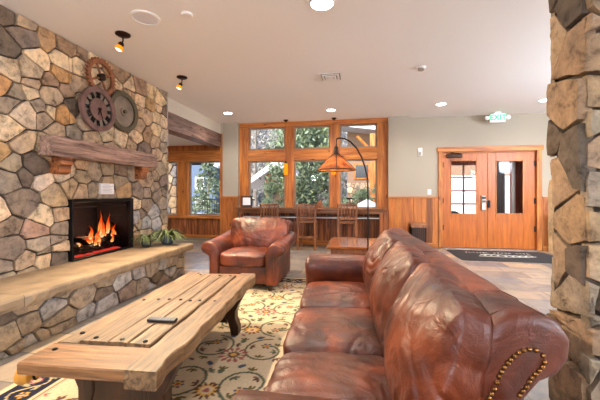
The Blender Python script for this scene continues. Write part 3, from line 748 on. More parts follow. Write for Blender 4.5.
for (a, b) in ((.17, -.004), (.125, -.012), (.08, -.020), (.04, -.028)):
    w = .032 if a > .05 else .04
    for s in (1, -1):
        mb.box(-a, a, s*a-(w if s > 0 else 0), s*a+(0 if s > 0 else w), b-.008, b); mb.box(s*a-(w if s > 0 else 0), s*a+(0 if s > 0 else w), -a+w, a-w, b-.008, b)
mb.build('louvres', M['white'], t)
MB().box(-.155, .155, -.155, .155, -.004, 0).build('duct_opening', M['black'], t)

def textmesh(s, size, extr, parent, loc, rot, mat, name):
    cu = bpy.data.curves.new(name, 'FONT'); cu.body = s; cu.size = size; cu.extrude = extr; cu.align_x = 'CENTER'; cu.align_y = 'CENTER'; cu.offset = .004
    o = bpy.data.objects.new(name, cu); COL.objects.link(o)
    dg = bpy.context.evaluated_depsgraph_get(); me = bpy.data.meshes.new_from_object(o.evaluated_get(dg))
    bpy.data.objects.remove(o); me.materials.clear(); me.materials.append(mat)
    if mat.name not in ('exit green',): pass
    q = bpy.data.objects.new(name, me); COL.objects.link(q); q.parent = parent; q.location = loc; q.rotation_euler = rot
    return q
M['exitpanel'] = plain('exit panel', srgb(214, 230, 214), .5, emit=(.75, 1, .8, 1), estr=.25)
M['exitgreen'] = emis('exit green', (.06, .62, .25, 1), 1.1)
t = thing('exit_sign', 'white exit sign with green letters and two emergency lamps', 'exit sign', (2.90, 7.33, 2.80))
MB().box(-.15, .15, -.025, .025, -.10, .085).build('housing', M['white'], t, bevel=.01)
MB().box(-.13, .13, -.028, -.024, -.08, .07).build('panel', M['exitpanel'], t)
textmesh('EXIT', .155, .002, t, (0, -.030, -.005), (PI/2, 0, 0), M['exitgreen'], 'lettering')
MB().box(-.06, .06, -.02, .02, .085, .12).build('canopy', M['white'], t, bevel=.005)
for s in (-1, 1):
    MB().lathe([(.03, .03), (.045, .0), (.045, -.03), (.035, -.035)], (s*.20, 0, -.005), 20, 'Y').build('emergency_lamp', M['white'], t, smooth=True)
    MB().tube([(s*.14, 0, -.005), (s*.17, 0, -.005)], .012, 8).build('bracket', M['white'], t)

# pendants in front of the windows
def pendant(x, label):
    t = thing('pendant_light', label, 'pendant light', (x, 7.28, CZ), group='amber pendants in front of the windows')
    MB().lathe([(.055, 0), (.055, -.012), (.02, -.045), (.008, -.05)], n=22).build('canopy', M['bronze'], t, smooth=True)
    MB().tube([(0, 0, -.04), (0, 0, -.98)], .003, 6).build('cord', M['black'], t)
    MB().lathe([(.012, -.96), (.022, -.98), (.03, -1.0), (.03, -1.015)], n=18).build('socket', M['bronze'], t, smooth=True)
    MB().lathe([(.032, -1.01), (.045, -1.05), (.05, -1.2), (.045, -1.27), (.02, -1.28)], n=22).build('glass_shade', M['amberglow'], t, smooth=True)
    lamp('POINT', 'glow', (0, -.12, -1.2), 2.0, (1, .66, .3), t, size=.05)
    return t
pendant(-1.632, 'amber glass pendant against the post between left and middle windows')
pendant(-.513, 'amber glass pendant hanging behind the floor lamp shade')

# ------------------------------------------------------------------ wall bits
t = thing('wall_strobe', 'small white alarm strobe high on the wall left of the door', 'alarm', (1.403, 7.59, 2.147))
MB().box(-.045, .045, -.02, .01, -.09, .09).build('base', M['white'], t, bevel=.006)
MB().box(-.02, .02, -.05, -.02, -.07, .0).build('lens', M['steel'], t, bevel=.006)
t = thing('light_switch', 'white light switch plate above the wainscot left of the door', 'switch', (1.60, 7.592, 1.243))
MB().box(-.04, .04, -.012, .008, -.06, .06).build('plate', M['white'], t, bevel=.004)
MB().box(-.015, .015, -.018, -.01, -.03, .03).build('rocker', M['white'], t, bevel=.003)
def slat_bin(x, y, w, hgt, label):
    t = thing('waste_bin', label, 'bin', (x, y, 0))
    mb = MB().box(-w/2, w/2, -.13, .13, .02, hgt-.06, (.9, .9, .9))
    mb.build('body', M['black'], t)
    mb = MB()
    for i in range(7): mb.box(-w/2+.01+i*(w-.02)/7, -w/2+.004+(i+1)*(w-.02)/7-.008, -.142, -.13, .04, hgt-.1)
    mb.build('slats', M['darkwood'], t, bevel=.002)
    MB().box(-w/2-.012, w/2+.012, -.15, .14, hgt-.10, hgt-.045).build('collar', M['chairwood'], t, bevel=.003)
    MB().box(-w/2-.02, w/2+.02, -.155, .145, hgt-.045, hgt).build('lid', M['barwood'], t, bevel=.004)
slat_bin(1.32, 7.39, .30, .57, 'dark slatted waste bin with wooden lid by the wainscot')
slat_bin(4.12, 7.38, .30, .78, 'narrow dark slatted wooden box right of the door beside the pillar')

# entrance mat
t = thing('door_mat', 'black entrance mat with pale script lettering before the door', 'mat', (2.8, 6.78, 0))
q = [(1.93-2.8, .42), (3.73-2.8, .62), (3.55-2.8, -.55), (2.03-2.8, -.60)]
q = [(-.92, .5), (.92, .5), (.92, -.56), (-.92, -.56)]
MB().prism(q, .001, .012, 'Z').build('mat_body', M['mat'], t, bevel=.003)
M['matwhite'] = plain('mat lettering', srgb(205, 200, 190), .9)
rg = random.Random(3); x = -.62
while x < .55:       # small capitals, not legible in the photo
    w = rg.uniform(.035, .05)
    if rg.random() > .15:
        k = rg.choice(['L', 'E', 'F', 'T']); q = {'L': [(0, 0), (w, 0), (w, .012), (.012, .012), (.012, .08), (0, .08)], 'T': [(w*.4, 0), (w*.6, 0), (w*.6, .066), (w, .066), (w, .08), (0, .08), (0, .066), (w*.4, .066)],
            'F': [(0, 0), (.012, 0), (.012, .035), (w*.8, .035), (w*.8, .047), (.012, .047), (.012, .068), (w, .068), (w, .08), (0, .08)],
            'E': [(0, 0), (w, 0), (w, .012), (.012, .012), (.012, .035), (w*.8, .035), (w*.8, .047), (.012, .047), (.012, .068), (w, .068), (w, .08), (0, .08)]}[k]
        MB().prism([(x+a, .2+b) for a, b in q], .0115, .0135, 'Z').build('letter', M['matwhite'], t)
    x += w+.022
pts = []
for i in range(150):
    s = i/149; a = s*15*PI
    pts.append((-.42+.88*s+.035*math.sin(a), -.05+.05*math.cos(a)*(1.3-.5*math.sin(s*9))+.04*math.sin(s*7), .0135))
MB().tube(pts, .0085, 6).build('script_lettering', M['matwhite'], t)
MB().tube([(-.5, -.14, .0135), (-.1, -.18, .0135), (.35, -.14, .0135), (.52, -.07, .0135)], .006, 6).build('flourish', M['matwhite'], t)

# ------------------------------------------------------------------ bar counter and stools
t = thing('bar_counter', 'long narrow wooden bar counter under the windows', 'counter', (-1.07, 7.1, 0))
MB().box(-1.68, 1.68, -.16, .33, .855, .895).build('counter_top', M['barwood'], t, bevel=.006)
MB().box(-1.62, 1.62, -.10, -.07, .77, .853).build('apron', M['barwood'], t, bevel=.003)
M['gloss'] = plain('painted window glare', srgb(236, 234, 232), .2, coat=.6)  # near-white colour stands for window glare below the counter
MB().box(-1.60, 1.60, .0, .30, .655, .68).build('glare_shelf', M['gloss'], t, bevel=.003)
for x in (-1.60, 1.54):
    MB().box(x, x+.07, -.12, -.05, 0, .77).build('leg', M['reclaimed'], t, bevel=.004)
MB().box(1.62, 1.72, -.12, .3, 0, .855).build('end_panel', M['reclaimed'], t, bevel=.004)
def bar_stool(label):
    t = thing('bar_stool', label, 'stool', (-1.065, 6.75, 0), group='slat back bar stools at the counter')
    m = M['chairwood']
    MB().box(-.20, .20, -.01, .40, .575, .61).build('seat', m, t, bevel=.012)
    for s in (-1, 1):
        MB().prism([(s*.185-.02, 0), (s*.185+.02, 0), (s*.185+.02, .58), (s*.195+.02, .98), (s*.195-.02, .98), (s*.185-.02, .58)], -.03, .008, 'Y').build('leg', m, t, bevel=.004)
        MB().box(s*.175-.02, s*.175+.02, .36, .40, 0, .575).build('leg', m, t, bevel=.004)
        MB().box(s*.18-.012, s*.18+.012, .005, .37, .22, .25).build('stretcher', m, t, bevel=.003)
    MB().box(-.18, .18, -.024, .0, .26, .30).build('stretcher', m, t, bevel=.003)
    MB().box(-.17, .17, .37, .39, .16, .20).build('stretcher', m, t, bevel=.003)
    MB().box(-.178, .178, -.026, .002, .94, .985).build('top_rail', m, t, bevel=.006)
    MB().box(-.178, .178, -.024, .0, .66, .70).build('back_rail', m, t, bevel=.003)
    for i in range(5):
        x = -.12+i*.06
        MB().box(x-.012, x+.012, -.020, -.004, .70, .94).build('slat', m, t, bevel=.002)
    return t
st = bar_stool('slat back bar stool in the middle of the three at the counter')
dup(st, (-1.88, 6.75, 0), 'slat back bar stool behind the leather armchair')
dup(st, (-.20, 6.75, 0), 'slat back bar stool behind the end table')
t = thing('picture_frame', 'small framed white print standing at the left end of the counter', 'picture frame', (-2.56, 7.2, .897), R(18))
xf = Matrix.Rotation(R(-14), 4, 'X')
mb = MB().box(-.13, .13, 0, .015, 0, .26, xf=xf); mb.build('frame', M['darkwood'], t, bevel=.003)
MB().box(-.09, .09, -.004, .001, .04, .22, xf=xf).build('print', M['paper'], t)
t = thing('menu_holder', 'small pointed wooden block standing on the counter by the window', 'ornament', (-.86, 7.25, .897))
MB().prism([(-.09, 0), (.10, 0), (.09, .10), (.03, .17), (-.02, .12)], -.03, .03, 'Y').build('block', M['corbel'], t, bevel=.004)

# ------------------------------------------------------------------ end table and floor lamp
t = thing('end_table', 'square polished wooden end table behind the sofa arm', 'table', (-.02, 4.42, 0))
MB().box(-.36, .36, -.42, .40, .52, .555).build('table_top', M['endwood'], t, bevel=.008)
MB().box(-.31, .31, -.36, .35, .36, .518).build('apron', M['chairwood'], t, bevel=.004)
for x in (-.30, .24):
    for y in (-.35, .28): MB().box(x, x+.06, y, y+.06, 0, .36).build('leg', M['chairwood'], t, bevel=.004)
MB().box(-.29, .29, -.33, .32, .12, .14).build('lower_shelf', M['chairwood'], t, bevel=.004)
t = thing('floor_lamp', 'arched bronze floor lamp with amber mica cone shade', 'lamp', (.119, 3.60, 0))
MB().lathe([(.15, 0), (.15, .012), (.12, .025), (.03, .035), (.015, .06)], n=32).build('base', M['bronze'], t, smooth=True)
pts = [(0, 0, .03), (0, 0, .8), (0, 0, 1.3)]
for a in range(0, 181, 9):
    if a > 150: break
    aa = R(a); pts.append((-.165+.165*math.cos(aa)-.0*a, 0, 1.42+.41*math.sin(aa)))
pts = [(0, 0, .03), (0, 0, 1.25), (-.005, 0, 1.38), (-.03, 0, 1.50), (-.07, 0, 1.62), (-.125, 0, 1.72), (-.19, 0, 1.79), (-.26, 0, 1.828), (-.32, 0, 1.835), (-.345, 0, 1.825), (-.351, 0, 1.80), (-.351, 0, 1.73)]
MB().tube(pts, .0095, 10).build('pole', M['bronze'], t, smooth=True)
MB().lathe([(.012, 1.76), (.014, 1.74), (.026, 1.735), (.03, 1.70), (.028, 1.665), (.036, 1.66), (.036, 1.645), (.02, 1.64)], (-.351, 0, 0), 18).build('socket', M['bronze'], t, smooth=True)
def shade_mat():
    m, nt, b = newmat('mica shade'); L = nt.links.new
    tc = N(nt, 'ShaderNodeTexCoord'); n = N(nt, 'ShaderNodeTexNoise', i_Scale=14.0, i_Detail=5.0); L(tc.outputs['Object'], n.inputs['Vector'])
    r = ramp(nt, [(.3, srgb(120, 76, 50)), (.7, srgb(200, 148, 104))]); L(n.outputs['Fac'], r.inputs[0])
    L(r.outputs[0], b.inputs['Base Color']); b.inputs['Roughness'].default_value = .5
    tr = N(nt, 'ShaderNodeBsdfTranslucent'); L(r.outputs[0], tr.inputs[0]); mx = N(nt, 'ShaderNodeMixShader'); mx.inputs[0].default_value = .75
    L(b.outputs[0], mx.inputs[1]); L(tr.outputs[0], mx.inputs[2]); L(mx.outputs[0], nt.nodes['Material Output'].inputs[0]); return m
M['mica'] = shade_mat()
sh = MB().lathe([(.036, 1.65), (.215, 1.478), (.211, 1.476), (.034, 1.645)], (-.351, 0, 0), 40, close=False).build('lamp_shade', M['mica'], t, smooth=True)
mb = MB().tube([(-.351+.215*math.cos(a*PI/20), .215*math.sin(a*PI/20), 1.476) for a in range(41)], .006, 6)
for k in range(4):
    a = k*PI/2-PI/2+.1
    mb.tube([(-.351+.037*math.cos(a), .037*math.sin(a), 1.652), (-.351+.217*math.cos(a), .217*math.sin(a), 1.479)], .005, 6)
mb.build('shade_frame', M['bronze'], sh)
MB().lathe([(.015, 1.64), (.018, 1.60), (.032, 1.57), (.03, 1.54), (.01, 1.525)], (-.351, 0, 0), 16).build('bulb', M['whiteglow'], t, smooth=True)
lamp('POINT', 'bulb_light', (-.351, 0, 1.50), 7, (1, .7, .42), t, size=.03)

# fill globe pendants added unseen behind and beside the camera to brighten the room
M['opal'] = emis('fill globe', (.82, .96, 1.17, 1), FILL_GLOBE)
def globe(x, y, label):
    t = thing('fill_globe_pendant', label, 'pendant light', (x, y, CZ), group='added fill globes out of view')
    MB().lathe([(.06, 0), (.06, -.02), (.01, -.03)], n=20).build('canopy', M['bronze'], t, smooth=True)
    MB().tube([(0, 0, -.02), (0, 0, -.72)], .006, 6).build('stem', M['bronze'], t)
    MB().lathe([(.001, -.70)]+[(.19*math.sin(a*PI/14), -.89+.19*math.cos(a*PI/14)) for a in range(1, 14)]+[(.001, -1.08)], n=24).build('globe', M['opal'], t, smooth=True)
for x, y in ((-2.3, -2.3), (3.2, -2.0), (4.9, .8), (4.6, 4.2)): globe(x, y, 'fill globe pendant added out of view to brighten the lobby')
# ------------------------------------------------------------------ soft leather shapes
def cushion(size, puff=.18, n=22, wr=.012, seed=0, rnd=5, sag=0, wdir=(1, 1, 1), wscale=3.0, crease=0, cang=0):
    """Rounded, crowned and creased cushion centred on the origin; size = full (x, y, z)."""
    sx, sy, sz = size[0]/2, size[1]/2, size[2]/2
    key = {}; vs = []; fs = []
    def vert(x, y, z):
        k = (round(x, 5), round(y, 5), round(z, 5))
        if k in key: return key[k]
        nrm = (abs(x)**rnd+abs(y)**rnd+abs(z)**rnd)**(1/rnd)
        q = Vector((x/nrm, y/nrm, z/nrm))
        ed = max(abs(q.x), abs(q.y))
        th = (1-puff)+puff*(1-min(1, q.x**2))*(1-min(1, q.y**2))*1.6
        p = Vector((q.x*sx, q.y*sy, q.z*sz*th))
        nn = Vector((x/sx*abs(x)**3, y/sy*abs(y)**3, z/sz*abs(z)**3)).normalized()
        o = Vector((p.x*wdir[0]*wscale+seed*7.3, p.y*wdir[1]*wscale, p.z*wdir[2]*wscale))
        w = noise.noise(o*1.0)*.8+(1-abs(noise.noise(o*2.1+Vector((3, 1, seed)))) * 2.2)*.5+noise.noise(o*4.3)*.25
        if crease:
            a_, b_ = p.x*math.cos(cang)-p.y*math.sin(cang), p.x*math.sin(cang)+p.y*math.cos(cang)
            wv = noise.noise(Vector((p.x*5, p.y*5, seed)))*.5
            for f1, am in ((8, 1), (17, .55)):
                q_ = abs(noise.noise(Vector((a_*f1*.16+seed, b_*f1+wv*3, seed*3+am))))
                w -= crease*am*max(0, 1-q_*6)**1.5
        p += nn*wr*w
        p.z -= sag*(1-q.x**2)*(1-q.y**2)*(1 if z > 0 else 0)
        key[k] = len(vs); vs.append(p); return key[k]
    g = [-1+2*i/n for i in range(n+1)]
    for ax in range(3):
        for s in (-1, 1):
            for i in range(n):
                for j in range(n):
                    c = []
                    for (u, v) in ((g[i], g[j]), (g[i+1], g[j]), (g[i+1], g[j+1]), (g[i], g[j+1])):
                        p = [0, 0, 0]; p[ax] = s; p[(ax+1) % 3] = u; p[(ax+2) % 3] = v
                        c.append(vert(*p))
                    fs.append(tuple(c if s > 0 else c[::-1]))
    mb = MB(); mb.add(vs, fs); return mb
def xform(mb, mtx): mb.v = [tuple(mtx @ Vector(v)) for v in mb.v]; return mb
def sweepY(prof, ys, zoff=None, rnd=.02, wr=.003, seed=0, ns=None):
    """closed profile (x, z) swept along Y with softly rounded ends"""
    mb = MB(); cx = sum(p[0] for p in prof)/len(prof); cz = sum(p[1] for p in prof)/len(prof)
    # densify profile
    P_ = []
    for i in range(len(prof)):
        a, b = prof[i], prof[(i+1) % len(prof)]; k = max(1, int(math.hypot(b[0]-a[0], b[1]-a[1])/.04))
        for j in range(k): P_.append((a[0]+(b[0]-a[0])*j/k, a[1]+(b[1]-a[1])*j/k))
    n = len(P_)
    def inset(d):
        o = []
        for i in range(n):
            a, b, c = P_[i-1], P_[i], P_[(i+1) % n]
            tx, tz = c[0]-a[0], c[1]-a[1]; l = math.hypot(tx, tz) or 1
            o.append((b[0]-tz/l*d*sgn, b[1]+tx/l*d*sgn))
        return o
    ar = sum(P_[i][0]*P_[(i+1) % n][1]-P_[(i+1) % n][0]*P_[i][1] for i in range(n)); sgn = 1 if ar > 0 else -1
    y0, y1 = ys; rings = []
    st = [(y0, rnd), (y0+rnd*.12, rnd*.5), (y0+rnd*.5, rnd*.12), (y0+rnd, 0)]
    m = ns or max(2, int((y1-y0)/.06))
    st += [(y0+rnd+(y1-y0-2*rnd)*i/m, 0) for i in range(1, m)]
    st += [(y1-rnd, 0), (y1-rnd*.5, rnd*.12), (y1-rnd*.12, rnd*.5), (y1, rnd)]
    vs = []
    for y, d in st:
        zo = zoff((y-y0)/(y1-y0)) if zoff else 0
        for (x, z) in (inset(d) if d else P_):
            w = noise.noise(Vector((x*6+seed, y*5, z*6)))*wr*2
            dx, dz = x-cx, z-cz; l = math.hypot(dx, dz) or 1
            vs.append((x+dx/l*w, y, z+dz/l*w+zo*max(0, min(1, z/.5))))
    fs = []
    for i in range(len(st)-1):
        for k in range(n): fs.append((i*n+k, i*n+(k+1) % n, (i+1)*n+(k+1) % n, (i+1)*n+k))
    fs += [tuple(range(n))[::-1], tuple(range((len(st)-1)*n, len(st)*n))]
    mb.add(vs, fs); return mb
LE = M['leather']
# sofa, parallel to the stone wall, its back to the right
sf = thing('leather_sofa', 'long brown leather sofa with rolled back and nailhead trim', 'sofa', (0, 1.9, .012))
ZO = -.012
def ch2(mb, name, mats, **kw):
    mb.v = [(x, y, z) for x, y, z in mb.v]
    return child(mb, name, mats, sf, **kw)
back = [(.47, .12), (.45, .45), (.425, .62), (.43, .69), (.465, .735), (.505, .755), (.532, .795), (.535, .845), (.51, .885), (.46, .908), (.40, .908), (.355, .885), (.33, .84), (.315, .74), (.30, .45), (.28, .12)]
ch2(sweepY(back, (.90, 3.0), rnd=.03), 'rolled_back', LE, smooth=True, angle=60)
for y in (.955, 1.12, 1.8, 2.45):
    c = [(x, y, z) for x, z in back[1:-1]]
    ch2(MB().tube(c, .0022, 6), 'seam', LE, smooth=True)
ch2(MB().box(-.33, .44, .82, 2.96, .09, .30), 'base', LE, bevel=.03, bseg=4, smooth=True)
ch2(MB().box(-.30, .40, .86, 2.92, .012, .09), 'plinth', M['darkwood'])
def arm_prof(y0, s):
    # in (y, z): built as sweep along X
    return None
def arm(y0, y1, xf_, xb, zt, name='arm'):
    w = y1-y0; c = (y0+y1)/2
    pr = [(c-w*.36, .10), (c+w*.36, .10), (c+w*.38, zt-.22), (c+w*.52, zt-.15), (c+w*.55, zt-.08), (c+w*.46, zt-.02), (c+w*.2, zt), (c-w*.2, zt), (c-w*.46, zt-.02), (c-w*.55, zt-.08), (c-w*.52, zt-.15), (c-w*.38, zt-.22)]
    mb = sweepY(pr, (xf_, xb), rnd=.045)
    mb.v = [(y, x, z) for x, y, z in mb.v]
    return ch2(mb, name, LE, smooth=True, angle=60)
arm(2.77, 3.02, -.365, .43, .665); arm(.655, .905, -.35, .43, .684)
for i, (a, b) in enumerate(((2.15, 2.77), (1.545, 2.15), (.93, 1.545))):
    mb = cushion((.56, b-a+.005, .22), puff=.16, wr=.009, seed=i+2, rnd=6, n=56, wscale=4, wdir=(.7, 1.5, 1), crease=.35, cang=1.2); xform(mb, Matrix.Translation((-.065, (a+b)/2, .385)))
    ch2(mb, 'seat_cushion', LE, smooth=True, angle=180)
for i, (a, b, tz) in enumerate(((2.14, 2.78, 0), (1.52, 2.17, .0), (.90, 1.54, .0))):
    mb = cushion((.50, b-a+.015, .24), puff=.52, wr=.008, seed=i+11, rnd=6.5, n=72, wscale=5.0, wdir=(.6, 1.5, 1), crease=1.0, cang=(.5, .35, -.4)[i])
    mtx = Matrix.Translation((.275, (a+b)/2, .675+tz)) @ Matrix.Rotation(R(-3), 4, 'Z') @ Matrix.Rotation(R(-74), 4, 'Y')
    xform(mb, mtx)
    ch2(mb, 'back_cushion', LE, smooth=True, angle=180)
nh = MB().lathe([(.0068, 0), (.0062, -.003), (.0045, -.0055), (.002, -.0068), (.0004, -.007)], n=14, axis='Y')
first = None
for (x, z) in [(x*1.13, 1.22-(1.22-z)*1.13) for x, z in NAILS]:
    if first is None: first = ch2(nh, 'nail_head', M['brass'], smooth=True, angle=180); first.location = (x, .9005, z); o = first
    else: o = first.copy(); COL.objects.link(o); o.location = (x, .9005, z)
for x, y in ((-.28, .75), (-.28, 2.9), (.36, .9), (.36, 2.9)):
    ch2(MB().box(x-.035, x+.035, y-.035, y+.035, .012, .10), 'foot', M['darkwood'])

pv = Vector((.4, .9, 0)); ra = R(2.5)
sf.location = pv+Matrix.Rotation(ra, 3, 'Z') @ (Vector((0, 1.9, .012))-pv); sf.rotation_euler = (0, 0, ra)
# armchair
ac = thing('leather_armchair', 'brown leather armchair with rolled arms facing the camera', 'armchair', (-1.42, 3.79, .012), R(-1)); ac.scale = (1.07, 1, 1)
def A(mb, name, mats, **kw): return mb.build(name, mats, ac, **kw)
ap = [(.28, .07), (.415, .07), (.405, .34), (.415, .41), (.45, .43), (.495, .455), (.515, .50), (.505, .55), (.465, .583), (.41, .592), (.355, .578), (.315, .53), (.29, .45)]
zo = lambda t: .07*t*t
A(sweepY(ap, (0, .80), zo, rnd=.03), 'arm', LE, smooth=True, angle=60)
A(sweepY([(-x, z) for x, z in ap][::-1], (0, .80), zo, rnd=.03, seed=3), 'arm', LE, smooth=True, angle=60)
A(MB().box(-.30, .30, .03, .86, .07, .29), 'base', LE, bevel=.02, bseg=3, smooth=True)
A(xform(cushion((.60, .62, .20), puff=.16, wr=.008, seed=21, rnd=6, n=50, wscale=4, crease=.5, cang=.3), Matrix.Translation((0, .29, .365))), 'seat_cushion', LE, smooth=True, angle=180)
bp = [(-.40, .10), (.40, .10), (.40, .5), (.43, .74), (.425, .77), (.38, .80), (-.38, .80), (-.425, .77), (-.43, .74), (-.40, .5)]
mb = sweepY(bp, (.70, .93), rnd=.05)
mb.v = [(x, y+(.12*(z-.3) if z > .3 else 0), z) for x, y, z in mb.v]
A(mb, 'back', LE, smooth=True, angle=60)
A(xform(cushion((.78, .50, .24), puff=.36, wr=.010, seed=33, rnd=7, wscale=4, n=56, crease=.45, cang=1.1), Matrix.Translation((.03, .61, .605)) @ Matrix.Rotation(R(76), 4, 'X')), 'back_cushion', LE, smooth=True, angle=180)
mb = MB()
for s in (-1, 1):
    loop = [(.30, .10), (.30, .30), (.308, .46), (.33, .53), (.37, .565), (.41, .572), (.455, .56), (.485, .53), (.49, .49), (.465, .465), (.42, .44), (.395, .40), (.39, .30), (.395, .10)]
    for (a, b), (c, d) in zip(loop, loop[1:]):
        k = max(1, int(math.hypot(c-a, d-b)/.016))
        for j in range(k):
            x, z = a+(c-a)*j/k, b+(d-b)*j/k
            mb.lathe([(.0055, 0), (.004, -.004), (.001, -.005)], (s*x, .002, z), 6, 'Y')
tag(A(mb, 'nail_trim', M['brass']), kind='stuff')
for x in (-.36, .30):
    for y in (.04, .80): A(MB().lathe([(.025, 0), (.035, .03), (.04, .07)], (x+.03, y+.03, 0), 14), 'foot', M['darkwood'], smooth=True)

# ------------------------------------------------------------------ coffee table from an old door
ct = thing('coffee_table', 'long rustic plank coffee table made of an old studded door', 'table', (-1.22, 2.04, .012), R(3.4))
def T(mb, name, mats, **kw): return mb.build(name, mats, ct, **kw)
def plank(x0, x1, y0, y1, z0, z1, ax='Y', amp=.004, seed=0, k=1, edge=(0, 0), step=.05, col=(1, 1, 1)):
    """board with worn, wandering edges along its length"""
    rg = random.Random(seed); mb = MB(); L0, L1 = (y0, y1) if ax == 'Y' else (x0, x1); W0, W1 = (x0, x1) if ax == 'Y' else (y0, y1)
    n = max(4, int((L1-L0)/step)); vs = []
    for i in range(n+1):
        l = L0+(L1-L0)*i/n
        a = W0+noise.noise(Vector((l*5, seed, 0)))*edge[0]+rg.uniform(-amp, amp)*.4; b = W1+noise.noise(Vector((l*5, seed+9, 0)))*edge[1]+rg.uniform(-amp, amp)*.4
        zt = z1+noise.noise(Vector((l*3, seed, 4)))*amp; c = .006
        for (w, z) in ((a+c, z0), (b-c, z0), (b, z0+c), (b, zt-c), (b-c, zt), ((a+b)/2, zt+rg.uniform(-.001, .001)), (a+c, zt), (a, zt-c), (a, z0+c)):
            vs.append((w, l, z) if ax == 'Y' else (l, w, z))
    q = 9; fs = [(i*q+j, i*q+(j+1) % q, (i+1)*q+(j+1) % q, (i+1)*q+j) for i in range(n) for j in range(q)]
    fs += [tuple(range(q))[::-1], tuple(range(n*q, n*q+q))]
    mb.add(vs, fs, tuple(c*k for c in col)); return mb
T(plank(-.325, -.215, -.628, .83, .375, .447, edge=(.012, .004), seed=1, k=1.05), 'side_rail', M['table'])
T(plank(.185, .335, -.84, .845, .37, .452, edge=(.004, .028), seed=2, k=1.05, amp=.008), 'side_rail', M['table'])
T(plank(-.33, .185, -.835, -.63, .392, .446, 'X', edge=(.006, .003), seed=3, k=.98), 'end_board', M['tableX'])
T(plank(-.215, .185, .74, .83, .375, .440, 'X', edge=(.003, .004), seed=4), 'end_board', M['tableX'])
for i, (a, b, k) in enumerate(((-.213, -.06, 1.0), (-.058, .05, .95), (.053, .172, 1.02))):
    T(plank(a, b, -.615, .735, .40, .456, edge=(.001, .001), seed=6+i, k=k), 'door_plank', M['table'])
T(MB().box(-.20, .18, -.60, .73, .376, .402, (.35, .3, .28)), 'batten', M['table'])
bolts = [(-.27, -.70), (-.28, -.52), (-.15, -.58), (.00, -.585), (.13, -.59), (-.16, .02), (-.085, .03), (0, .03), (.075, .02), (.14, .03), (-.27, .02), (.24, .05), (-.15, .70), (.03, .70), (.13, .70)]
first = None
for (x, y) in bolts:
    zt = .457 if -.213 < x < .175 and y > -.615 else .449
    if first is None: first = T(MB().lathe([(.013, -.002), (.012, .003), (.006, .006), (.001, .007)], n=8), 'iron_stud', M['black']); o = first
    else: o = first.copy(); COL.objects.link(o)
    o.location = (x, y, zt)
def curved_leg(y, s):
    pts = [(s*.16, y, .0), (s*.185, y, .02), (s*.17, y, .10), (s*.15, y, .18), (s*.17, y, .26), (s*.215, y, .32), (s*.24, y, .372)]
    mb = MB(); w = .035; vs = []
    P2 = [(s*.26, 0), (s*.20, 0), (s*.185, .06), (s*.165, .13), (s*.145, .19), (s*.15, .26), (s*.19, .33), (s*.22, .372), (s*.31, .372), (s*.295, .32), (s*.262, .26), (s*.235, .20), (s*.235, .14), (s*.262, .07)]
    return mb.prism(P2, y-.045, y+.045, 'Y')
for y in (-.56, .56):
    for s in (-1, 1): T(curved_leg(y, s), 'leg', M['darkwood'], bevel=.008)
    T(MB().box(-.16, .16, y-.035, y+.035, .10, .34), 'cross_panel', M['darkwood'], bevel=.006)
T(MB().box(-.03, .03, -.55, .55, .12, .19), 'stretcher', M['darkwood'], bevel=.006)
k = T(MB().lathe([(.012, 0), (.036, .012), (.045, .035), (.036, .06), (.018, .07), (.024, .085), (.02, .10)], n=22, axis='X'), 'turned_knob', M['gold'], smooth=True); k.location = (-.385, -.79, .362); k.rotation_euler = (0, 0, R(20))
MB().tube([(.085+.0*a, .028*math.cos(a*PI/8), .01+.034*math.sin(a*PI/8)) for a in range(17)], .006, 8).build('iron_ring', M['black'], k, smooth=True)
t = thing('remote_control', 'black remote control lying on the coffee table', 'remote', (-1.12, 1.70, .4685), R(4))
MB().box(-.085, .085, -.022, .022, .003, .02).build('body', M['blackp'], t, bevel=.005)
for i in range(8):
    for j in range(3):
        if i < 7: MB().box(-.066+i*.018, -.056+i*.018, -.0145+j*.011, -.0075+j*.011, .0195, .0215).build('button', M['ink'], t)

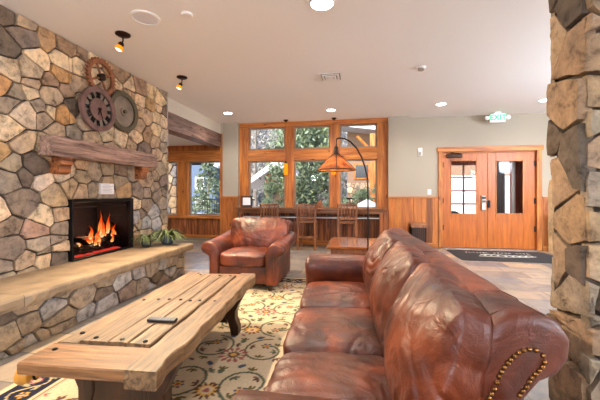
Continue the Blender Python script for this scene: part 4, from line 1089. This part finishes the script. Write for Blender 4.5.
# ------------------------------------------------------------------ rug
def rug():
    x0, x1, y0, y1 = -2.15, .33, .82, 4.48; st = .0085
    nx, ny = int((x1-x0)/st), int((y1-y0)/st)
    xs = np.linspace(x0, x1, nx+1); ysn = np.linspace(y0, y1, ny+1)
    Xg, Yg = np.meshgrid(xs, ysn)
    L_ = lambda r, g, b: np.array(srgb(r, g, b)[:3])
    cream, navy, olive, rose, gold, brown, grn, blue = L_(194, 177, 150), L_(38, 38, 52), L_(96, 88, 52), L_(150, 84, 78), L_(206, 158, 78), L_(96, 66, 56), L_(84, 92, 74), L_(72, 82, 100)
    img = np.ones((ny+1, nx+1, 3))*cream
    # abrash: slow yellow bands in the wool
    band = (np.sin(Yg*2.2+Xg*1.3)+np.sin(Yg*5.1))*.25+.5
    img = img*(1-.2*band[..., None])+(L_(224, 190, 124)*.2*band[..., None])
    def paint(mask, c): img[mask] = c
    def sub(cx, cy, r):
        i0 = max(0, int((cx-r-x0)/st)); i1 = min(nx+1, int((cx+r-x0)/st)+2); j0 = max(0, int((cy-r-y0)/st)); j1 = min(ny+1, int((cy+r-y0)/st)+2)
        return slice(j0, j1), slice(i0, i1)
    def disc(cx, cy, r, c, ax=1, rot=0):
        s = sub(cx, cy, r*max(1, ax)+st)
        if s[0].stop <= s[0].start or s[1].stop <= s[1].start: return
        dx, dy = Xg[s]-cx, Yg[s]-cy; u = dx*math.cos(rot)+dy*math.sin(rot); v = -dx*math.sin(rot)+dy*math.cos(rot)
        img[s][(u/ax)**2+v**2 < r*r] = c
    def flower(cx, cy, r, cs, n=10, rot=0):
        s = sub(cx, cy, r*1.2); dx, dy = Xg[s]-cx, Yg[s]-cy; rad = np.hypot(dx, dy); an = np.arctan2(dy, dx)+rot
        for i, c in enumerate(cs):
            q = r*(1-i/len(cs)); m = rad < q*(.82+.18*np.cos(an*n)*(1 if i % 2 == 0 else -1)); img[s][m] = c
    def leaf3(cx, cy, r, a, c):
        for da in (-.9, 0, .9): disc(cx+math.cos(a+da)*r*.8, cy+math.sin(a+da)*r*.8, r*.32, c, 2.2, a+da)
    def vine(pts, c, w=.0075):
        for (a, b), (e, f_) in zip(pts, pts[1:]):
            k = max(1, int(math.hypot(e-a, f_-b)/(st*.7)))
            for j in range(k): disc(a+(e-a)*j/k, b+(f_-b)*j/k, w, c)
    bw = .30; rg = random.Random(6)
    ax_ = (x0+x1)/2
    # field scrolls mirrored on the long axis
    for k, cy in enumerate(np.arange(.95, 4.4, .44)):
        fl = [rose, cream, brown, gold] if k % 2 else [brown, gold, cream, rose]
        for s in (-1, 1):
            for q, ox in enumerate((.24, .72)):
                cx = ax_+s*ox; d = 1 if (k+q) % 2 else -1
                pts = []
                for i in range(46):
                    t = i/45; a = s*d*(t*2.05*PI)+(PI/2 if d > 0 else -PI/2); r = .19*(1-.62*t)
                    pts.append((cx-s*.02+r*math.cos(a), cy+.1+r*math.sin(a)))
                pts = [(cx-s*.23, cy-.12), (cx-s*.15, cy+.0)][:0]+pts
                vine(pts, grn if q == 0 else brown, .0095)
                for i in range(3, 45, 6):
                    (a, b), (e, f_) = pts[i], pts[i+1]; an = math.atan2(f_-b, e-a)+(PI/2 if (i//6) % 2 else -PI/2)
                    leaf3(a+math.cos(an)*.022, b+math.sin(an)*.022, 0.031, an, [olive, brown, grn][(i//6) % 3])
                flower(pts[-1][0], pts[-1][1], .046, [rose, gold, brown] if q else [blue, gold, rose], 6)
            flower(ax_+s*.48, cy+.3, .062, [brown, gold, rose], 7)
            disc(ax_+s*.12, cy+.30, .02, blue, 1.6, s*.8)
        flower(ax_, cy+.0, .115 if k % 2 else .09, fl, 12)
        disc(ax_, cy+.22, .022, grn, 1.5, PI/2)
        leaf3(ax_, cy+.24, .03, PI/2, olive)
    for _ in range(420):
        x, y = rg.uniform(x0+bw, x1-bw), rg.uniform(y0+bw, y1-bw)
        s = sub(x, y, .03)
        if np.abs(img[s]-cream).sum(axis=-1).max() < .5: leaf3(x, y, .022, rg.uniform(0, 6), rg.choice([olive, brown, grn, rose]))
    # border: cream edge, navy band with scrollwork, rose and gold guard stripes
    D = np.minimum(np.minimum(Xg-x0, x1-Xg), np.minimum(Yg-y0, y1-Yg))
    paint(D < bw, L_(196, 160, 132)); paint(D < bw-.012, L_(92, 60, 56)); paint(D < bw-.022, L_(206, 178, 140)); paint(D < bw-.05, navy)
    def bpt(t, off):   # walk round the border
        w, h_ = x1-x0-2*off, y1-y0-2*off; per = 2*(w+h_); d = (t % 1)*per
        if d < w: return x0+off+d, y0+off, 0
        d -= w
        if d < h_: return x1-off, y0+off+d, PI/2
        d -= h_
        if d < w: return x1-off-d, y1-off, PI
        d -= w
        return x0+off, y1-off-d, -PI/2
    per = 2*((x1-x0)+(y1-y0)); n = int(per/.30)
    for i in range(n):
        pts = []
        for j in range(22):
            t = (i+j/14)/n; x, y, a = bpt(t, .15); o = .055*math.sin(j/14*2*PI); pts.append((x-math.sin(a)*o, y+math.cos(a)*o))
        vine(pts, L_(200, 176, 132), .006)
        x, y, a = bpt((i+.25)/n, .15); flower(x+math.sin(a)*.03, y-math.cos(a)*.03, .042, [rose, cream, gold], 6)
        x, y, a = bpt((i+.75)/n, .15); flower(x-math.sin(a)*.03, y+math.cos(a)*.03, .036, [gold, brown, cream], 5)
        for q in (.1, .4, .6, .9):
            x, y, a = bpt((i+q)/n, .15+(.05 if q in (.1, .6) else -.05)); leaf3(x, y, .022, a+q*7, L_(170, 156, 118))
    paint(D < .05, L_(214, 192, 150)); paint(D < .012, L_(180, 160, 130))
    me = bpy.data.meshes.new('area_rug')
    V = np.zeros(((ny+1)*(nx+1), 3)); V[:, 0] = Xg.ravel(); V[:, 1] = Yg.ravel(); V[:, 2] = .011
    idx = np.arange((ny+1)*(nx+1)).reshape(ny+1, nx+1)
    F_ = np.stack([idx[:-1, :-1], idx[:-1, 1:], idx[1:, 1:], idx[1:, :-1]], -1).reshape(-1, 4)
    nv = len(V)
    skirt = np.concatenate([idx[0, :], idx[1:, -1], idx[-1, -2::-1], idx[-2:0:-1, 0]])
    V2 = V[skirt].copy(); V2[:, 2] = .001
    Vall = np.concatenate([V, V2]); k = len(skirt)
    F2 = np.array([[skirt[i], skirt[(i+1) % k], nv+(i+1) % k, nv+i] for i in range(k)])
    me.from_pydata(Vall.tolist(), [], np.concatenate([F_, F2]).tolist())
    ca = me.color_attributes.new('tint', 'FLOAT_COLOR', 'POINT')
    C4 = np.ones((len(Vall), 4)); C4[:nv, :3] = img.reshape(-1, 3); C4[nv:, :3] = img.reshape(-1, 3)[skirt]
    ca.data.foreach_set('color', C4.ravel()); me.materials.append(M['rug'])
    o = bpy.data.objects.new('area_rug', me); COL.objects.link(o)
    tag(o, 'cream floral vine rug with dark border under the table and sofa', 'rug')
rug()

# ------------------------------------------------------------------ plants on the hearth
t = thing('potted_plant', 'trailing green plant in a blue bowl at the hearth end', 'plant', (-2.80, 4.38, .452))
MB().lathe([(.05, 0), (.07, .005), (.105, .05), (.11, .085), (.095, .12), (.085, .125), (.08, .10), (.09, .06), (.02, .02)], n=30).build('bowl', M['blue'], t, smooth=True).scale = (1.0, 1.0, 1.15)
def fronds(n, seed, rad, hgt, w=.012):
    rg = random.Random(seed); mb = MB()
    for i in range(n):
        a = rg.uniform(0, 2*PI); L_ = rad*rg.uniform(.6, 1.15); up = hgt*rg.uniform(.3, 1.1); k = 7; pts = []
        for j in range(k+1):
            s = j/k; pts.append(Vector((math.cos(a)*L_*s, math.sin(a)*L_*s, .12+up*math.sin(min(PI, s*2.6))-.10*s*s*rg.uniform(.8, 1))))
            pts[-1].z = max(pts[-1].z, .012)
        side = Vector((-math.sin(a), math.cos(a), 0)); vs = []; fs = []
        for j, p in enumerate(pts):
            ww = w*math.sin(PI*(.12+.88*j/k))+.0015
            vs += [p-side*ww, p+Vector((0, 0, -.003)), p+side*ww]
        for j in range(k): fs += [(j*3, j*3+1, j*3+4, j*3+3), (j*3+1, j*3+2, j*3+5, j*3+4)]
        g = rg.uniform(.3, 1.7); mb.add(vs, fs, (g*rg.uniform(.8, 1.2), g, g*rg.uniform(.7, 1.3)))
    return mb
tag(fronds(120, 5, .28, .12, .008).build('foliage', M['leaf'], t), kind='stuff')
t = thing('small_pot', 'small dark glazed pot under the trailing leaves nearer the fireplace', 'pot', (-2.98, 4.14, .452))
MB().lathe([(.04, 0), (.06, .01), (.07, .05), (.06, .075), (.05, .07), (.02, .03)], n=24).build('pot_body', M['darkpot'], t, smooth=True)
tag(fronds(60, 8, .2, .08, .007).build('foliage', M['leaf'], t), kind='stuff')
# ------------------------------------------------------------------ outdoors
M['snow'] = plain('pale ground', srgb(196, 190, 180), .9, noise_amt=.3, nscale=1.5)
M['needle'] = plain('needles', srgb(112, 124, 96), .7)
M['greyneedle'] = plain('grey winter twigs', srgb(150, 146, 144), .8)
M['aspen'] = plain('aspen leaves', srgb(168, 176, 84), .7)
M['bark'] = plain('bark', srgb(136, 124, 112), .9, noise_amt=.4, nscale=6)
M['roofwhite'] = plain('pale roofing', srgb(214, 214, 220), .7, noise_amt=.1)
M['bluesiding'] = plain('blue siding', srgb(84, 98, 120), .8)
M['tanstucco'] = plain('tan stucco', srgb(150, 120, 96), .85, noise_amt=.15)
M['darkglass'] = plain('dark window glass', srgb(74, 74, 74), .2)
M['hill'] = plain('hillside', srgb(104, 108, 88), .95, noise_amt=.5, nscale=.6)
S(MB().box(-60, 60, 7.75, 80, -.3, -.12), 'ground', M['snow'])
# wooded hillside
mb = MB(); vs = []; fs = []; nx, ny = 40, 10
for j in range(ny+1):
    for i in range(nx+1):
        x = -75+150*i/nx; y = 42+4*j; vs.append((x, y, -.2+j*1.9+noise.noise(Vector((x*.1, y*.1, 0)))*1.5*(j > 0)))
for j in range(ny):
    for i in range(nx): a = j*(nx+1)+i; fs.append((a, a+1, a+nx+2, a+nx+1))
S(MB().add(vs, fs), 'hillside', M['hill'])
def quad_leaf(mb, p, s, rg, t, flat=0):
    d = Vector((rg.gauss(0, 1), rg.gauss(0, 1), rg.gauss(0, .6))).normalized(); u = d.orthogonal().normalized(); v = d.cross(u)
    a = rg.uniform(0, 6); u, v = u*math.cos(a)+v*math.sin(a), v*math.cos(a)-u*math.sin(a)
    mb.add([p-u*s-v*s*.35, p+u*s-v*s*.35, p+u*s*.8+v*s*.35, p-u*s*.8+v*s*.35], [(0, 1, 2, 3)], t)
def conifer_mesh(seed, n=4200, hgt=1.0, rad=.27, leafs=.018, mat='needle'):
    rg = random.Random(seed); mb = MB()
    nb = 150; br = []
    for i in range(nb):
        z = .04+.95*(i/nb)**.95; a = rg.uniform(0, 2*PI); L_ = rad*(1-z)**.85*rg.uniform(.75, 1.12)+.01
        br.append((z, a, L_))
    for i in range(n):
        z, a, L_ = br[int((rg.random()**1.35)*nb) % nb]; s = rg.random()**.6
        p = Vector((math.cos(a)*L_*s, math.sin(a)*L_*s, z-.16*L_*s*s-.02*s))+Vector((rg.gauss(0, .008), rg.gauss(0, .008), rg.gauss(0, .006)))
        k = rg.uniform(.6, 1.45); quad_leaf(mb, p, leafs*rg.uniform(.6, 1.2), rg, (k, k, k*rg.uniform(.85, 1.15)))
    fo = mb.build('foliage', M[mat]); fo['kind'] = 'stuff'
    tr = MB().tube([(0, 0, 0), (.004, 0, .5), (0, 0, .97)], [.02, .012, .002], 8).build('trunk', M['bark'])
    return fo, tr
def broad_mesh(seed, mat, n=4200, leafs=.018):
    rg = random.Random(seed); mb = MB(); tb = MB()
    tb.tube([(0, 0, 0), (.01, 0, .3), (0, .01, .8)], [.022, .016, .004], 8)
    cl = []
    for i in range(26):
        a = rg.uniform(0, 2*PI); z = rg.uniform(.22, .9); r = .27*math.sin(PI*(z-.1)/.95)*rg.uniform(.4, 1)
        c = Vector((math.cos(a)*r, math.sin(a)*r, z)); cl.append(c)
        tb.tube([(0, 0, z*.75), tuple(c)], [.006, .002], 5)
    for i in range(n):
        c = rg.choice(cl); p = c+Vector((rg.gauss(0, .05), rg.gauss(0, .05), rg.gauss(0, .045))); k = rg.uniform(.6, 1.4)
        quad_leaf(mb, p, leafs*rg.uniform(.5, 1.1), rg, (k, k, k*rg.uniform(.7, 1.1)))
    fo = mb.build('foliage', M[mat]); fo['kind'] = 'stuff'
    return fo, tb.build('trunk', M['bark'])
protos = {'spruce': conifer_mesh(1), 'pine': conifer_mesh(2, rad=.2), 'grey': conifer_mesh(3, n=2200, rad=.17, mat='greyneedle', leafs=.014), 'aspen': broad_mesh(4, 'aspen'), 'bush': broad_mesh(5, 'needle', 4600, .022), 'bare': broad_mesh(6, 'greyneedle', 1500, .012)}
used = set()
def tree(kind, x, y, hgt, label, group='trees beyond the windows', wide=1):
    t = thing('spruce_tree' if kind in ('spruce', 'pine', 'grey') else 'leafy_tree', label, 'tree', (x, y, -.15), random.Random(x).uniform(0, 6), group)
    t.scale = (hgt*wide, hgt*wide, hgt)
    for o in protos[kind]:
        if kind in used: o = o.copy(); COL.objects.link(o)
        o.parent = t
    used.add(kind)
far = 'distant tree of the wooded hillside seen above the nearer trees'
tree('spruce', -7.35, 15.0, 3.7, 'young spruce seen through the left alcove window', wide=1.15)
tree('bush', -2.3, 13.0, 4.6, 'dense green tree filling the middle window', wide=1.1)
tree('pine', -2.9, 17.0, 7.0, 'tall dark conifer behind the middle window tree', wide=1.1)
tree('aspen', -3.0, 20.5, 7.2, 'yellow green tree in the upper middle window', wide=.8)
tree('spruce', -.95, 12.6, 3.6, 'dark green conifer at the left of the right window', wide=.8)
tree('aspen', -4.6, 22.5, 6.2, 'yellow green tree at the right of the left window', wide=.8)
tree('bush', -3.25, 12.2, 1.9, 'light green shrub beside the porch post', wide=.9)
tree('bare', -6.8, 21.0, 8.0, 'bare grey tree in the upper left window')
tree('bush', 1.15, 13.4, 2.0, 'low green shrub before the tan building')
tree('bush', .15, 13.0, 1.6, 'small green shrub before the railing by the tan building')
rt = random.Random(14)
for j, y in enumerate((27.5, 34.5, 42)):
    for i in range(13):
        x = -33+3.5*i+(j % 2)*1.7+rt.uniform(-.3, .3)
        if x > 0 and y < 30: continue
        tree(rt.choice(['grey', 'pine', 'grey', 'bare', 'spruce', 'grey']), x, y+rt.uniform(-.5, .5), rt.uniform(8, 10.5)+(y-25)*.1, far, 'hillside trees', .8 if j < 1 else 1)

# neighbouring buildings
b = thing('blue_house', 'blue grey house behind the young spruce', 'building', (-10.6, 20, 0))
MB().box(-2.2, 1.3, 0, 5, -.2, 3.1).build('wall', M['bluesiding'], b)
MB().prism([(-2.5, 3.0), (-.45, 4.2), (1.6, 3.0), (1.6, 2.85), (-.45, 4.0), (-2.5, 2.85)], -.3, 5.3, 'Y').build('roof', M['roofwhite'], b)
for x, z in ((-1.4, 1.9), (.2, 1.9), (-1.4, .5), (.2, .5)):
    w = MB().box(x-.32, x+.32, -.05, .02, z-.4, z+.4).build('window', M['white'], b); MB().box(x-.24, x+.24, -.07, -.04, z-.32, z+.32).build('pane', M['darkglass'], w)
# stone pier outside the alcove window
mb = MB().box(-5.6, -5.02, 8.3, 8.8, -.12, 3.2, m=1); rg = random.Random(31)
sd = fill_seeds([], (-5.6, -5.02, 0, 3.2), .2, 'GTLCS', rg, n=900)
stones(mb, sd, (-5.6, -5.02, -.1, 3.2), lambda u, v, w: (u, 8.3-w, v), rng=rg, dim=.6)
tag(mb.build('stone_pier', [M['stone'], M['mortar']], smooth=True, angle=38), 'outdoor fieldstone pier seen through the narrow alcove window', 'pier')
# gabled porch
b = thing('porch', 'timber porch with pale sloping roof outside the left window', 'porch', (-5.0, 14.5, 0))
p = [(.2, 1.62), (1.65, 2.62), (2.6, 2.0), (2.6, 1.86), (1.65, 2.36), (.2, 1.40)]
MB().prism(p, -1.5, 2.2, 'Y').build('roof', M['roofwhite'], b)
for x, y in ((1.2, -1.0), (.4, 1.8), (2.4, 1.8)): MB().box(x-.09, x+.09, y-.09, y+.09, -.12, 2.05 if 1 < x < 2 else 1.5).build('post', M['fir'], b)
MB().tube([(1.2, -1.05, 1.5), (1.65, -1.05, 2.0)], .05, 6).build('brace', M['fir'], b)
MB().box(.3, 2.5, 1.7, 1.9, -.12, 1.5).build('back_wall', M['tanstucco'], b)
b = thing('patio_railing', 'black metal railing on the patio outside the left window', 'railing', (-5.0, 12.5, 0))
MB().box(-1.4, .9, -.02, .02, .92, .97).build('top_rail', M['black'], b)
MB().box(-1.4, .9, -.02, .02, .1, .13).build('bottom_rail', M['black'], b)
mb = MB()
for i in range(22): mb.box(-1.38+i*.105, -1.365+i*.105, -.01, .01, .1, .95)
tag(mb.build('balusters', M['black'], b), kind='stuff')
b = thing('patio_table', 'round white patio table outside the left window', 'table', (-3.75, 10.6, -.12))
MB().lathe([(.45, .74), (.47, .76), (.45, .78)], n=30).build('table_top', M['white'], b)
MB().lathe([(.25, 0), (.25, .02), (.04, .05), (.04, .74)], n=18).build('pedestal', M['white'], b)
# tan building on the right
b = thing('tan_building', 'tan stucco and stone building with timber posts through the right window', 'building', (1.6, 17, 0))
MB().box(-2.1, 6, 0, 5, 1.75, 6.2).build('upper_wall', M['tanstucco'], b)
mb = MB().box(-2.1, 6, -.06, 5, -.2, 1.75, m=1); rg = random.Random(41)
sd = fill_seeds([], (-2.1, 2, -.1, 1.75), .22, 'TGLB', rg, n=1500)
stones(mb, sd, (-2.1, 2, -.1, 1.75), lambda u, v, w: (u, -.06-w*.6, v), rng=rg)
mb.build('stone_base', [M['stone'], M['mortar']], b, smooth=True, angle=38)
MB().prism([(-2.9, 4.55), (1.2, 3.95), (6.5, 3.95), (6.5, 4.12), (1.2, 4.12), (-2.9, 4.75)], -1.4, .1, 'Y').build('eave', M['roofwhite'], b)
for x, z in ((-1.35, 2.35), (-.5, 3.3), (.6, 2.35)):
    w = MB().box(x-.42, x+.42, -.06, .02, z-.42, z+.42).build('window', M['fir'], b); MB().box(x-.32, x+.32, -.08, -.05, z-.32, z+.32).build('pane', M['darkglass'], w)
for x in (-.85, .1, 1.2): MB().box(x-.13, x+.13, -1.2, -.95, -.12, 4.1).build('post', M['fir'], b)
MB().tube([(-.85, -1.1, 3.2), (-1.6, -1.1, 4.0)], .07, 6).build('brace', M['fir'], b)
b = thing('terrace_railing', 'dark terrace railing before the tan building', 'railing', (.2, 14.3, 0))
MB().box(-1.1, 2.2, -.02, .02, .95, 1.0).build('top_rail', M['black'], b)
MB().box(-1.1, 2.2, -.02, .02, .1, .13).build('bottom_rail', M['black'], b)
mb = MB()
for i in range(30): mb.box(-1.08+i*.11, -1.06+i*.11, -.01, .01, .1, .97)
tag(mb.build('balusters', M['black'], b), kind='stuff')
b = thing('patio_umbrella', 'folded white patio parasol top by the terrace railing', 'parasol', (.35, 11.2, -.12))
MB().lathe([(.02, 0), (.02, 1.0)], n=10).build('pole', M['steel'], b)
MB().lathe([(.42, .86), (.30, .98), (.03, 1.12)], n=12).build('canopy', M['white'], b)
# van and snow-bright street beyond the vestibule window
b = thing('white_van', 'white vehicle seen through the left door glass', 'vehicle', (4.9, 13.6, -.12))
MB().prism([(-2.2, .35), (2.2, .35), (2.25, 1.0), (1.5, 1.25), (1.0, 1.95), (-2.1, 2.0), (-2.25, 1.0)], -.9, .9, 'Y').build('body', M['white'], b, bevel=.06, bseg=3)
for x in (-1.4, 1.35): MB().lathe([(.34, -.95), (.34, -.72)], (x, 0, .34), 24, 'Y').build('wheel', M['blackp'], b)

# ------------------------------------------------------------------ light
w = bpy.data.worlds.new('sky'); scn.world = w; w.use_nodes = True; nt = w.node_tree
bg = nt.nodes['Background']; sk = nt.nodes.new('ShaderNodeTexSky'); sk.sky_type = 'NISHITA'; sk.sun_disc = False
sk.sun_elevation = R(38); sk.sun_rotation = R(200); sk.air_density = 1; sk.dust_density = 2.5; sk.altitude = 1500
nt.links.new(sk.outputs[0], bg.inputs[0]); bg.inputs[1].default_value = SKY
sun = lamp('SUN', 'sun', (0, -10, 20), SUN, (1, .93, .82), size=R(1.5)); sun.rotation_euler = Vector((.55, 1.0, -.85)).to_track_quat('-Z', 'Y').to_euler()

vs_ = scn.view_settings; vs_.view_transform = 'Standard'; vs_.look = 'None'; vs_.gamma = 1; vs_.use_curve_mapping = False; vs_.exposure = EXPO
scn.cycles.use_denoising = True
scn.cycles.max_bounces = 8; scn.cycles.diffuse_bounces = 5; scn.cycles.transparent_max_bounces = 12
scn.cycles.sample_clamp_indirect = 6; scn.cycles.use_adaptive_sampling = True
scn.cycles.caustics_reflective = False; scn.cycles.caustics_refractive = False
